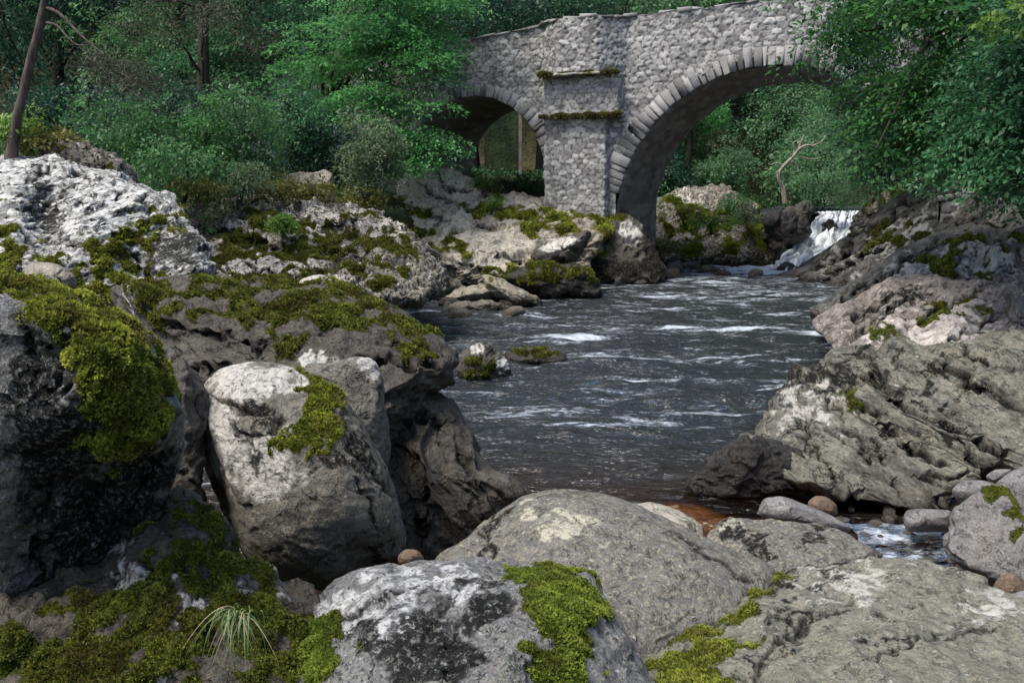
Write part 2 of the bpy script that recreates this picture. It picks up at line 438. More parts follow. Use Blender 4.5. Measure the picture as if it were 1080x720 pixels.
    def mask(lst):
        m = np.zeros(len(V))
        for it in lst:
            if len(it) == 4 and np.isscalar(it[0]):
                dd = np.sqrt(((qx - it[0]) / it[2]) ** 2 + ((qy - it[1]) / it[3]) ** 2); m = np.maximum(m, sstep(1.15, .75, dd))
            elif len(it) == 5 and np.isscalar(it[0]):
                a = R(it[4]); ux = (qx - it[0]) * math.cos(a) + (qy - it[1]) * math.sin(a); uy = -(qx - it[0]) * math.sin(a) + (qy - it[1]) * math.cos(a)
                dd = np.sqrt((ux / it[2]) ** 2 + (uy / it[3]) ** 2); m = np.maximum(m, sstep(1.15, .75, dd))
            else: m = np.maximum(m, inpoly(it, qx, qy).astype(float))
        return m * fr
    N = vnormals(V, Q)
    mo = mask(moss)
    far = at(c[0], c[1], 1.0)[1] * np.mean(YY)
    mo = mo * (sstep(-.46, -.08, fbm(Pn * 7, 4, seed + 81)) if mossmat_ is MOSS_B else sstep(-.75, -.4, fbm(Pn * 9, 3, seed + 81))) if far < 8 else mo * sstep(-.28, .12, fbm(Pn * 7, 4, seed + 81))
    if mossup: mo = np.maximum(mo, sstep(.35, .8, N[:, 2] * .8 + .75 * fbm(Pn * 4.2, 4, seed + 51)) * mossup)
    g = mo[:-2].reshape(len(rho), n)
    for _ in range(9): g = .4 * g + .15 * (np.roll(g, 1, 1) + np.roll(g, -1, 1) + np.roll(g, 1, 0) + np.roll(g, -1, 0))
    mo[:-2] = g.ravel() * fr[:-2]
    V = V + N * (mo * .5 * tuft)[:, None]
    base = np.array([V[:, 0].mean(), V[:, 1].mean(), V[:, 2].min()])
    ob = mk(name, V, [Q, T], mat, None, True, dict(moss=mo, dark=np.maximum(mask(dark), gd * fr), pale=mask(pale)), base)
    tag(ob, label, cat, group)
    if mossmat_ is not None:
        tri = np.vstack([Q[:, [0, 1, 2]], Q[:, [0, 2, 3]]])
        tri = tri[fr[tri].min(1) > 0]
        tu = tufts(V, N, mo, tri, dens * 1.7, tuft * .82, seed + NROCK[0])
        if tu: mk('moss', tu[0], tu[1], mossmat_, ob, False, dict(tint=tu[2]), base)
    return ob

G1 = rockmat('grey_gneiss', (0.07, 0.066, 0.056), (0.18, 0.168, 0.14), .5)
G2 = rockmat('lichen_boulder', (.065, .06, .047), (.185, .172, .14), .32, palethr=.61, pale=(.54, .52, .48), darkthr=.62)
G3 = rockmat('speckled_boulder', (.07, .068, .06), (.185, .178, .158), .32, palethr=.58, pale=(.46, .44, .35), yellow=.42, darkthr=.68, moss=(.05, .06, .01), warmamt=.06)
G4 = rockmat('front_grey', (0.065, 0.066, 0.066), (0.2, 0.203, 0.2), .3, palethr=.58, pale=(.52, .53, .53), darkthr=.58, yellow=.12)
G5 = rockmat('green_grey', (.08, .082, .063), (.22, .22, .175), .34, palethr=.58, pale=(.46, .46, .41), darkthr=.62, yellow=.15)
GD = rockmat('dark_rock', (0.028, 0.025, 0.02), (0.09, 0.082, 0.067), .5, palethr=.7, darkthr=.6, rough=.55)  # darker rock tone for ledge, wedge and river stones
GK = rockmat('black_damp', (0.014, 0.013, 0.012), (0.035, 0.033, 0.03), .4, palethr=.74, darkthr=.58, rough=.45)
GW = rockmat('white_lichen', (0.16, 0.16, 0.15), (0.38, 0.38, 0.36), .9, palethr=.47, pale=(.62, .62, .60), darkthr=.545, moss=(.05, .055, .01), moss2=(.12, .12, .012), streak=(.45, (.35, .8, 1.8)))
GB = rockmat('bank_rock', (.06, .055, .04), (.23, .21, .165), .8, palethr=.53, pale=(.52, .50, .45), darkthr=.53, moss=(.04, .045, .009), moss2=(.10, .10, .012))
GP = rockmat('pale_slab', (.15, .13, .098), (.36, .328, .262), .7, palethr=.56, pale=(.46, .43, .37), darkthr=.58, moss=(.06, .065, .01), moss2=(.17, .16, .02), warmamt=.3)
GS = rockmat('layered_slab', (0.065, 0.063, 0.049), (0.19, 0.182, 0.145), .8, palethr=.6, pale=(.45, .43, .39), darkthr=.62, streak=(-.62, (.2, .6, 1.9)), rough=.5)
GS2 = rockmat('pinkish_slab', (0.09, 0.079, 0.07), (0.25, 0.222, 0.2), 1.0, palethr=.56, pale=(.52, .48, .45), darkthr=.62, streak=(.62, (.2, .6, 1.9)))
GS3 = rockmat('dark_layered', (0.035, 0.035, 0.033), (0.12, 0.119, 0.112), 1.2, palethr=.62, pale=(.4, .4, .38), darkthr=.58, streak=(.62, (.18, .6, 2.2)), moss=(.035, .05, .008), moss2=(.07, .085, .012))
GR_ = rockmat('brown_pebble', (.10, .068, .045), (.20, .14, .098), .3, palethr=.75, darkthr=.8, warmamt=0)
GH = rockmat('grey_pebble', (0.12, 0.118, 0.118), (0.25, 0.24, 0.235), .3, palethr=.68, darkthr=.72, warmamt=.05)

# --- near left
rock('mossy_boulder', facet=(0.14, 0.28), grooves=[([(86,318),(60,352),(42,392),(30,430)],5,.03),([(30,322),(22,372),(36,420),(70,450)],5,.03),([(190,470),(150,520),(120,580)],5,.03),([(60,500),(40,560),(50,620)],6,.04),([(130,480),(100,540),(84,610)],4,.03)], label='big grey boulder at the left edge capped with thick yellow green moss', cat='boulder', poly=[(-90, 240), (-20, 272), (30, 292), (90, 312), (140, 338), (172, 378), (180, 412), (196, 440), (186, 500), (158, 560), (120, 615), (60, 660), (-60, 700), (-140, 480)], Y=(300, 2.75, 640, 3.15), t=.62, mat=G4, tb=.5, p=2.0, seed=1, rough=0.035, cuts=5, scale=.7, center=(30, 450), ridge=.9,
     bumps=[(70, 395, -.12, 45), (150, 395, -.05, 40), (110, 560, .22, 60)],
     moss=[[(-60, 256), (20, 280), (90, 302), (142, 330), (178, 372), (182, 420), (170, 470), (130, 496), (92, 470), (86, 410), (66, 362), (22, 316), (-60, 286)], (130, 370, 44, 50), (60, 318, 60, 20, 25)],
     mossmat_=MOSS_A, dark=[(30, 390, 34, 60, 20), (60, 470, 50, 60), (150, 500, 30, 60), (90, 560, 60, 60)], tuft=.020, dens=9000, res=1.25)  # lower dark patches paint shade onto the overhung face
rock('mossy_ground_rock', facet=(0.35, 0.22), label='low dark rock under moss in the bottom left corner, holding the grass tuft', cat='rock', poly=[(-120, 640), (-20, 620), (90, 600), (150, 545), (195, 520), (235, 540), (262, 590), (300, 612), (335, 650), (360, 720), (370, 800), (100, 830), (-140, 800)], Y=(560, 3.35, 760, 2.75), t=.35, mat=GD, tb=.4, p=2.0, seed=2, rough=.09, cuts=3, scale=.7,
     moss=[(215, 590, 60, 40), (170, 650, 100, 45), (300, 690, 60, 50), (240, 640, 60, 30), (200, 545, 24, 30), (100, 690, 120, 50)],
     mossmat_=MOSS_B, pale=[(275, 612, 30, 12, 30), (140, 600, 22, 9, 20), (175, 700, 26, 12, -35), (185, 605, 10, 8), (205, 650, 20, 10, -30)], tuft=.017, dens=9000, res=1.15, center=(150, 690))
rock('white_boulder', facet=(0.06, 0.22), grooves=[([(215,414),(237,423),(262,436),(290,430),(298,441),(284,458),(252,458),(240,440)],3.2,.022),([(258,458),(262,485),(268,505)],2,.012),([(362,455),(380,482),(404,506),(418,530)],3,.02),([(372,500),(392,530),(400,560)],2.5,.012)], label='round boulder crusted with white lichen and a cushion of moss, standing upright', cat='boulder', poly=[(205, 428), (214, 405), (236, 386), (268, 381), (312, 388), (345, 402), (372, 432), (398, 476), (418, 520), (428, 566), (420, 600), (392, 604), (350, 622), (300, 618), (262, 590), (240, 550), (222, 505), (208, 468)], Y=(380, 4.45, 620, 4.1), t=.5, mat=G2, tb=.45, p=2.2, seed=4, rough=0.018, cuts=4, cutdepth=.12, scale=.85,
     bumps=[(260, 430, -.05, 30), (290, 428, .06, 16), (250, 440, .04, 14), (340, 500, -.05, 50), (395, 590, .15, 22)],
     moss=[[(312, 398), (336, 396), (356, 415), (360, 445), (352, 470), (330, 486), (302, 478), (284, 470), (296, 458), (314, 452), (322, 430)]],
     mossmat_=MOSS_A, dark=[(272, 430, 26, 10, 15), (250, 446, 14, 7, 60), (262, 475, 5, 22), (352, 488, 20, 10), (378, 470, 8, 40, -28), (398, 588, 14, 10)],
     pale=[(250, 400, 40, 22), (230, 460, 26, 46, -15), (290, 400, 34, 14), (280, 500, 36, 26), (280, 470, 40, 20)], tuft=.02, dens=8000, res=1.2)
rock('round_grey_stone', facet=(0.12, 0.2), label='smaller rounded grey stone wedged behind the white lichen boulder', cat='boulder', poly=[(322, 392), (345, 384), (372, 376), (392, 378), (403, 396), (406, 430), (412, 470), (400, 520), (340, 500)], Y=5.0, t=.25, mat=G1, seed=5, rough=0.02, cuts=4, pale=[(390, 384, 16, 8)])
rock('mossy_ledge', facet=(0.16, 0.5), grooves=[([(150,340),(190,346),(225,350),(245,364)],3,.06),([(232,345),(262,360),(288,362)],3,.06),([(180,392),(240,384),(320,400)],4,.08),([(360,380),(410,376),(470,392)],3,.06),([(400,345),(420,360),(440,390)],2.5,.05)], label='long dark rock ledge with a mossy top behind the white lichen boulder', cat='rock', poly=[(108, 306), (150, 294), (200, 292), (262, 294), (310, 300), (352, 300), (390, 312), (430, 330), (458, 350), (478, 372), (482, 400), (470, 432), (430, 470), (360, 470), (280, 460), (220, 470), (170, 420), (130, 360)], Y=(295, 6.3, 440, 5.3), t=.55, mat=GD, tb=.6, p=2.2, seed=6, rough=0.026, cuts=6, scale=1.2, strata=((.25, .2, 1), .34, .05),
     moss=[[(108, 306), (150, 294), (262, 294), (352, 300), (392, 312), (440, 335), (470, 368), (470, 380), (440, 372), (415, 350), (392, 345), (370, 352), (340, 345), (318, 372), (296, 380), (280, 352), (250, 342), (232, 318), (200, 330), (176, 350), (130, 330)]],
     mossmat_=MOSS_B, pale=[(118, 312, 10, 14), (330, 386, 16, 10)], tuft=.03, dens=3000, res=1.2, center=(310, 380))
rock('dark_wedge_rock', facet=(0.12, 0.5), grooves=[([(405,440),(440,438),(478,445)],4,.06),([(407,463),(440,488),(450,533),(446,580)],4,.07),([(478,462),(500,500),(520,530)],3,.04)], label='dark bare rock wedge sloping down to the pool right of the white lichen boulder', cat='rock', poly=[(395, 400), (430, 398), (470, 420), (490, 452), (508, 478), (522, 496), (545, 505), (558, 522), (540, 545), (500, 590), (440, 620), (400, 600), (385, 500)], Y=(400, 5.9, 600, 5.2), t=.42, mat=GD, tb=.6, p=2.0, seed=7, rough=0.022, cuts=7, scale=.9, strata=((1, .1, .75), .3, .05), dark=[(420, 410, 50, 12)], res=1.1)
rock('leaning_slab', facet=(0.15, 0.3), label='thin grey slab leaning between the mossy left boulder and the white one', cat='rock', poly=[(176, 362), (196, 378), (216, 412), (222, 440), (212, 520), (230, 560), (200, 600), (170, 560), (180, 460)], Y=4.4, t=.25, mat=GD, seed=8, rough=0.025, cuts=5)
rock('brown_pebble', 'small reddish brown pebble in the dark gap beneath the white lichen boulder', 'pebble',
     [(420, 586), (428, 579), (440, 580), (447, 588), (444, 597), (430, 599), (421, 594)], 4.15, .06, GR_, seed=9, rough=.01, cuts=1, group='small brown stones')
# --- front centre and right
rock('speckled_boulder', facet=(0.06, 0.3), grooves=[([(505,560),(520,580),(512,600)],2.5,.012),([(700,560),(760,590),(800,620)],2,.01)], label='broad smooth boulder speckled with yellowish lichen in the bottom centre', cat='boulder', poly=[(455, 596), (490, 570), (525, 540), (556, 520), (592, 514), (640, 522), (690, 540), (735, 562), (790, 585), (818, 606), (800, 660), (740, 700), (640, 730), (520, 720), (450, 680)], Y=(515, 4.4, 700, 3.35), t=.4, mat=G3, tb=.4, p=2.0, seed=12, rough=.02, cuts=4, cutdepth=.1, scale=1.0, ridge=.25,
     dark=[(518, 553, 14, 13), (505, 590, 12, 8, -20), (600, 578, 3, 3), (620, 560, 3, 3)], moss=[(672, 640, 4, 3)], pale=[(560, 530, 20, 8), (600, 560, 30, 14)], res=1.1)
rock('white_flat_stone', 'flat whitish stone at the pool edge behind the speckled boulder', 'rock',
     [(655, 534), (690, 530), (720, 540), (742, 556), (735, 575), (690, 572), (660, 556)], (530, 5.7, 575, 5.2), .2, GP, seed=13, rough=.04, cuts=3, pale=[(700, 540, 40, 14)])
rock('mossy_front_boulder', facet=(0.16, 0.22), grooves=[([(430,700),(450,660),(480,630)],4,.018),([(350,660),(400,632),(450,612)],3,.012),([(470,720),(470,680),(490,650)],4,.018),([(552,690),(572,706),(580,740)],4,.02)], label='grey boulder in the front centre with a hanging curtain of bright moss', cat='boulder', poly=[(318, 652), (340, 622), (380, 600), (430, 592), (490, 590), (530, 594), (580, 598), (622, 606), (640, 632), (662, 668), (676, 700), (700, 760), (690, 830), (480, 850), (330, 820), (300, 720)], Y=(590, 3.25, 760, 2.6), t=.42, mat=G4, tb=.35, p=2.2, seed=14, rough=.03, cuts=4, cutdepth=.1, scale=.8, ridge=.6,
     bumps=[(545, 690, -.10, 40), (600, 650, -.04, 40), (400, 630, -.05, 40)],
     moss=[[(524, 596), (560, 592), (600, 596), (628, 608), (634, 640), (632, 672), (616, 700), (612, 740), (586, 740), (574, 706), (558, 690), (556, 640), (545, 612)], (345, 672, 34, 16, -15), (330, 700, 30, 30)],
     mossmat_=MOSS_C, dark=[(505, 640, 30, 24), (430, 680, 40, 50), (470, 700, 30, 40), (380, 665, 22, 10)], pale=[(360, 640, 40, 14, -25), (450, 612, 60, 12), (420, 640, 50, 20, -25), (450, 625, 20, 8)], tuft=.016, dens=13000, res=1.25)  # pale patches include sky sheen painted on the upper left slope
rock('green_grey_boulder', facet=(0.12, 0.3), grooves=[([(770,730),(790,712),(815,686),(858,653),(900,640)],3,.02),([(835,665),(860,648)],3,.015),([(910,700),(980,670),(1060,660)],2,.01)], label='wide pale grey green boulder filling the bottom right corner, moss along its left edge', cat='boulder', poly=[(652, 720), (690, 668), (735, 640), (790, 612), (850, 600), (905, 592), (960, 588), (1010, 600), (1060, 622), (1120, 640), (1180, 720), (1160, 820), (900, 860), (660, 820)], Y=(588, 4.1, 760, 2.75), t=.34, mat=G5, tb=.35, p=2.0, seed=15, rough=.02, cuts=5, cutdepth=.1, scale=1.0, ridge=.5, strata=((.75, .1, 1), .22, .016),
     moss=[[(655, 720), (690, 684), (730, 655), (770, 628), (800, 612), (842, 602), (800, 632), (770, 655), (752, 690), (790, 760), (640, 780)], (772, 685, 10, 9)],
     mossmat_=MOSS_A, dark=[(820, 614, 30, 12, -15), (790, 632, 26, 10, -20), (836, 658, 22, 7, -20), (868, 612, 14, 8), (838, 620, 10, 6), (810, 690, 40, 4, -35), (935, 655, 12, 6)],
     pale=[(905, 624, 18, 8), (880, 610, 60, 12), (1040, 640, 30, 12)], tuft=.015, dens=11000, res=1.25)
rock('black_spotted_stone', facet=(0.15, 0.2), label='low pinkish stone with black lichen spots at the pool edge', cat='rock', poly=[(748, 562), (770, 548), (800, 548), (840, 551), (880, 557), (910, 572), (940, 590), (915, 612), (840, 625), (770, 612), (745, 590)], Y=(548, 5.0, 610, 4.5), t=.24, mat=G3, seed=16, rough=.022, cuts=5, dark=[(770, 562, 14, 9), (795, 574, 14, 12), (862, 562, 12, 7), (850, 572, 8, 5), (872, 570, 10, 4), (805, 588, 10, 6)], pale=[(765, 552, 16, 5)])
rock('long_pebble', 'long pale pinkish pebble lying in front of the brown round one', 'pebble',
     [(800, 540), (806, 526), (824, 523), (850, 532), (880, 545), (897, 556), (890, 562), (850, 556), (812, 550)], 5.85, .16, GH, seed=17, rough=.012, cuts=2)
rock('round_pebble', 'round brown pebble between the long pale pebble and the layered boulder', 'pebble',
     [(852, 530), (860, 523), (872, 524), (882, 532), (883, 542), (872, 546), (856, 542)], 6.1, .12, GR_, seed=18, rough=.01, cuts=1)
rock('flat_grey_pebble', 'flat grey block lying under the overhang of the layered boulder', 'pebble',
     [(953, 545), (960, 537), (1000, 538), (1006, 548), (1003, 560), (958, 560)], 5.8, .2, GH, seed=19, rough=.02, cuts=2)
rock('blue_grey_pebble', 'smooth bluish grey stone resting above the tilted block at the right edge', 'pebble',
     [(1004, 516), (1016, 507), (1040, 507), (1062, 516), (1066, 530), (1020, 532), (1008, 526)], 5.5, .15, GH, seed=20, rough=.012, cuts=2)
rock('thin_pebble', 'thin flat pebble lodged beneath the layered boulder on the right', 'pebble',
     [(1040, 502), (1050, 495), (1066, 495), (1064, 504), (1046, 509)], 5.8, .08, GH, seed=21, rough=.012, cuts=1)
rock('dark_grey_stone', 'smooth dark grey stone cut off by the right edge above the tilted block', 'rock',
     [(1048, 512), (1070, 495), (1100, 488), (1130, 500), (1130, 560), (1080, 560), (1050, 530)], 5.3, .2, GH, seed=22, rough=.012, cuts=2)
rock('tilted_block', facet=(0.2, 0.25), label='tilted angular grey block with a strip of moss at the right edge', cat='rock', poly=[(998, 580), (1004, 540), (1022, 524), (1046, 514), (1062, 512), (1080, 530), (1110, 540), (1140, 600), (1120, 660), (1080, 640), (1040, 612)], Y=(512, 4.9, 640, 4.4), t=.3, mat=rockmat('plain_block', (.10, .095, .09), (.21, .2, .19), .4, palethr=.64, darkthr=.7), seed=23, rough=.02, cuts=6, moss=[(1050, 518, 16, 8), (1068, 545, 8, 28, -15)], mossmat_=MOSS_B, tuft=.015)
rock('red_pebble', 'small reddish pebble beside the tilted block at the right edge', 'pebble',
     [(1048, 620), (1056, 607), (1068, 603), (1080, 612), (1090, 630), (1070, 640)], 4.3, .1, GR_, seed=24, rough=.012, cuts=1, group='small brown stones')
rock('pale_pebble', 'pale rounded pebble below the reddish one at the right edge', 'pebble',
     [(1062, 632), (1080, 622), (1105, 628), (1105, 652), (1080, 652)], 4.0, .1, GH, seed=25, rough=.012, cuts=1)
# --- right bank
rock('layered_boulder', ridge=.2, facet=(.0, .6), grooves=[([(897,418),(933,448),(960,472),(987,487),(1006,489)],3,.09),([(905,374),(925,395),(950,413),(980,437),(1007,449),(1030,467),(1053,478),(1085,470)],4,.13),([(958,360),(1007,387),(1040,407),(1085,433),(1120,450)],3,.09),([(1010,363),(1040,387),(1075,390)],2.5,.06),([(878,450),(892,470)],2,.04),([(898,466),(921,491)],2,.04),([(918,458),(940,484)],2,.04),([(850,390),(868,420),(900,452),(940,500),(950,530)],2,.05),([(830,430),(860,470),(880,515)],2,.04),([(960,500),(1000,505),(1040,490)],2.5,.05)], label='large layered grey boulder overhanging the pool on the right, sloping to a dark toe', cat='boulder', poly=[(785, 470), (808, 440), (824, 410), (850, 384), (880, 372), (905, 374), (940, 362), (980, 366), (1020, 362), (1070, 352), (1140, 340), (1240, 400), (1240, 520), (1120, 512), (1060, 500), (1010, 522), (965, 548), (915, 544), (868, 520), (820, 524), (790, 516)], Y=(360, 9.3, 545, 6.15), t=.6, mat=GS, tb=1.0, p=3.0, seed=30, rough=0.012, cuts=6, cutdepth=.12, scale=1.6, strata=((.56, .2, .8), .42, 0.149),
     bumps=[(960, 540, .35, 50), (900, 440, -.15, 60)],
     moss=[(880, 410, 30, 12, 35), (905, 425, 30, 9, 40)], mossmat_=MOSS_B, dark=[(850, 400, 30, 18), (900, 395, 20, 22), (970, 395, 40, 9, 30), (1010, 450, 40, 5, 22), (850, 455, 20, 5, 40)], pale=[(838, 418, 16, 14), (822, 440, 12, 12), (880, 425, 14, 10)], tuft=.03, dens=2500, res=1.3, center=(980, 450))
rock('dark_toe_rock', facet=(0.3, 0.3), label='black wet rock at the water line, left toe of the layered boulder', cat='rock', poly=[(722, 517), (734, 498), (752, 482), (776, 464), (800, 458), (840, 474), (865, 510), (850, 532), (800, 532), (748, 528)], Y=7.1, t=.3, mat=GK, seed=31, rough=0.03, cuts=5, scale=.8)
rock('pink_slab', ridge=.2, facet=(.09, .7), grooves=[([(880,360),(930,330),(990,300)],2,.1),([(920,378),(960,340),(1000,320),(1050,300)],2.2,.12),([(985,390),(1010,355),(1060,325)],2,.1),([(1040,395),(1050,360),(1080,340)],2,.1),([(890,345),(920,322),(950,305)],1.8,.07)], label='pinkish weathered rock slab on the right bank above the layered boulder', cat='rock', poly=[(862, 346), (880, 328), (905, 312), (940, 298), (985, 292), (1040, 300), (1100, 292), (1200, 300), (1240, 400), (1100, 410), (1000, 400), (940, 385), (890, 372)], Y=(290, 14.0, 395, 10.6), t=.5, mat=GS2, tb=1.6, p=3.4, seed=32, rough=.022, cuts=7, scale=2.2, strata=((-.52, .2, .8), .5, 0.161),
     moss=[(945, 345, 40, 7, -28), (1000, 325, 44, 9, -10), (1030, 318, 30, 6)], dark=[(1050, 375, 30, 12, -30), (950, 320, 40, 5, -30)], mossmat_=MOSS_B, tuft=.05, dens=900, pale=[(1000, 350, 60, 25), (930, 350, 30, 10, -30)], res=1.2)
rock('mossy_slab', ridge=.2, facet=(.09, .7), grooves=[([(870,325),(930,290),(990,255)],2,.12),([(900,338),(960,300),(1030,268)],2,.14),([(950,335),(1000,305),(1070,280)],2,.12)], label='dark layered rock slab with green moss slanting up the right bank', cat='rock', poly=[(850, 330), (870, 312), (905, 296), (940, 272), (975, 252), (1010, 238), (1060, 240), (1130, 232), (1220, 260), (1220, 340), (1100, 330), (1000, 330), (900, 345)], Y=(235, 17.4, 340, 13.4), t=.5, mat=GS3, tb=1.8, p=3.6, seed=33, rough=.022, cuts=6, scale=2.6, strata=((-.55, .2, .8), .5, 0.184),
     moss=[(1010, 262, 40, 12), (1045, 258, 40, 12), (985, 270, 30, 12), (1000, 290, 40, 10)], mossmat_=MOSS_B, pale=[(1030, 268, 40, 10), (1060, 290, 50, 20), (960, 290, 30, 12)], tuft=.06, dens=700, res=1.2)
rock('dark_slope_rock', ridge=.2, facet=(.09, .7), grooves=[([(835,292),(880,268),(930,232),(985,200)],2.2,.15),([(860,300),(910,270),(960,235),(1030,200)],2,.15),([(880,308),(940,275),(1000,240),(1060,215)],2.2,.18),([(960,290),(1010,255),(1070,235)],2,.12)], label='dark layered rock slope running from the waterfall up the right bank under the trees', cat='rock', poly=[(816, 296), (840, 282), (872, 264), (905, 245), (930, 222), (960, 204), (1000, 190), (1060, 182), (1160, 170), (1240, 220), (1220, 300), (1060, 300), (940, 310), (890, 318), (850, 302)], Y=(182, 20.4, 315, 17.0, -.031), t=.55, mat=GS3, tb=2.4, p=3.6, seed=34, rough=.022, cuts=6, scale=3.4, strata=((-.55, .2, .78), .6, 0.230),
     moss=[(925, 252, 24, 12, -30), (960, 235, 30, 8, -30), (880, 270, 14, 5, -30)], pale=[(950, 250, 40, 8, -35), (980, 225, 40, 10, -30), (905, 265, 30, 6, -35)], mossmat_=MOSS_B, tuft=.08, dens=400, res=1.2)
rock('grassy_rim_rock', facet=(0.4, 0.5), label='pale edged rock rim above the waterfall on the right bank', cat='rock', poly=[(895, 240), (908, 222), (930, 204), (955, 192), (985, 188), (980, 215), (940, 240), (905, 252)], Y=27.0, t=.8, mat=GB, seed=35, rough=.05, cuts=4, moss=[(940, 205, 40, 10, -30)], pale=[(912, 236, 18, 5, -40)], scale=2)
# --- in the river
rock('river_rock', facet=(0.35, 0.25), label='mossy rock standing in the river with a pale top, left of the flat one', cat='rock', poly=[(482, 398), (484, 378), (494, 368), (510, 363), (526, 370), (536, 386), (540, 404), (520, 412), (490, 410)], Y=11.75, t=.4, mat=GD, seed=40, rough=.05, cuts=5, moss=[(505, 388, 22, 14)], pale=[(505, 367, 10, 4), (530, 385, 5, 10)], mossmat_=MOSS_B, tuft=.04, dens=1500)
rock('flat_river_rock', facet=(0.3, 0.25), label='low flat mossy rock barely out of the river', cat='rock', poly=[(530, 376), (548, 368), (575, 367), (592, 372), (600, 380), (580, 388), (540, 388)], Y=12.9, t=.5, mat=GD, seed=41, rough=.04, cuts=3, moss=[(565, 372, 34, 7)], mossmat_=MOSS_B, tuft=.04, dens=1500)
# --- left bank
rock('white_crag', facet=(0.22, 0.42), grooves=[([(70,216),(95,203),(130,188)],2,.06),([(78,232),(110,212),(140,200)],1.8,.05),([(112,240),(140,262),(168,294)],2.2,.09),([(60,190),(86,182),(100,190)],2,.05),([(0,200),(30,190),(60,172)],1.8,.05),([(150,200),(160,225),(150,250)],2,.07),([(20,240),(50,252),(90,250)],2.5,.08),([(90,245),(120,222),(150,215)],1.6,.05)], label='large white lichen covered crag on the left bank with a dark hollow', cat='rock', poly=[(-120, 190), (-40, 168), (20, 166), (62, 166), (84, 178), (120, 182), (146, 196), (178, 206), (192, 222), (204, 242), (220, 262), (222, 290), (160, 320), (40, 330), (-80, 320), (-140, 260)], Y=(166, 13.0, 300, 10.8), t=1.0, mat=GW, tb=1.4, p=2.2, seed=50, rough=.045, cuts=6, scale=1.7, strata=((-.35, .2, 1), .33, .06),
     bumps=[(52, 220, .5, 16), (52, 240, .3, 14), (160, 265, .5, 26)],
     moss=[(188, 230, 9, 22, -15), (150, 240, 26, 26), (10, 260, 30, 30), (5, 215, 10, 14), (120, 290, 70, 26), (100, 262, 30, 12), (80, 300, 100, 18)], mossmat_=MOSS_A,
     dark=[(52, 218, 17, 26), (50, 195, 12, 10), (52, 238, 13, 12), (170, 260, 34, 12, -15), (195, 268, 24, 26)],  # dark patches at the dents paint the shade inside the hollow
     pale=[(30, 185, 60, 16), (120, 210, 40, 22), (90, 205, 40, 22), (20, 245, 24, 20), (135, 222, 40, 12, 10), (100, 235, 40, 10)], tuft=.04, dens=1500, res=1.3, center=(60, 250))
rock('pink_flat_stone', 'flat pale pink stone lying in moss below the white crag', 'rock',
     [(22, 286), (38, 276), (62, 279), (80, 292), (78, 306), (50, 312), (28, 302)], 9.6, .3, GP, seed=51, rough=.03, cuts=3)
rock('small_crag', facet=(0.3, 0.4), label='small grey outcrop above the white crag at the left edge of the wood', cat='rock', poly=[(40, 168), (55, 148), (80, 146), (110, 158), (135, 172), (145, 192), (130, 205), (70, 200)], Y=14.2, t=.6, mat=GB, seed=52, rough=.05, cuts=5, moss=[(60, 158, 20, 8), (110, 178, 8, 14)], scale=1.2)
rock('mossy_mound_rock', facet=(0.32, 0.5), grooves=[([(200,240),(250,245),(300,262),(340,290)],2.5,.1),([(300,215),(340,235),(400,245)],2.5,.1),([(250,280),(300,292),(380,300)],2.5,.1),([(370,225),(385,255),(380,300)],2.5,.1)], label='broad hummocky rock on the left bank mottled with white lichen and olive moss', cat='rock', poly=[(185, 256), (200, 222), (228, 206), (262, 198), (300, 208), (330, 214), (370, 216), (400, 226), (425, 240), (450, 262), (470, 290), (470, 320), (400, 330), (300, 325), (220, 320), (190, 300)], Y=(200, 17.5, 320, 13.5), t=1.0, mat=GB, tb=1.4, p=2.2, seed=53, rough=.07, cuts=6, scale=2.0, strata=((-.2, .2, 1), .35, .06),
     moss=[(250, 258, 60, 16), (330, 262, 40, 16), (370, 262, 50, 22), (230, 262, 30, 22), (300, 240, 40, 10), (420, 262, 30, 20), (380, 236, 20, 8), (270, 225, 40, 7), (330, 228, 20, 6), (410, 292, 30, 12), (215, 290, 26, 14), (300, 296, 40, 8)], mossup=.0, mossmat_=MOSS_B,
     pale=[(340, 246, 30, 10), (300, 224, 60, 12), (350, 226, 40, 10), (240, 290, 40, 12), (280, 275, 60, 14, 15), (400, 240, 30, 8), (320, 295, 60, 8)], tuft=.05, dens=1100, res=1.3)
rock('pink_ledge_stone', 'small pale pink stone on the bank just above the mossy ledge', 'rock',
     [(302, 306), (318, 294), (336, 290), (358, 298), (356, 312), (320, 316)], 9.5, .25, GP, seed=54, rough=.04, cuts=3, pale=[(330, 300, 30, 12)])
rock('hollow_rock', facet=(0.35, 0.5), label='dark mossy rock with round hollows beside the pale slab on the left bank', cat='rock', poly=[(372, 250), (400, 236), (430, 240), (455, 262), (475, 290), (492, 305), (470, 318), (430, 316), (390, 318), (365, 290)], Y=(236, 21.0, 318, 19.0), t=.9, mat=GB, seed=55, rough=.07, cuts=5, scale=1.8, moss=[(400, 275, 40, 30), (460, 298, 20, 12), (390, 255, 30, 12)], mossmat_=MOSS_B, dark=[(430, 266, 12, 10), (452, 274, 10, 8), (420, 300, 30, 10)], pale=[(440, 285, 6, 30, 25), (415, 282, 5, 24, -15), (408, 250, 24, 4, 30)], tuft=.06, dens=900)  # round hollows are dark patches painting their shade, without dents
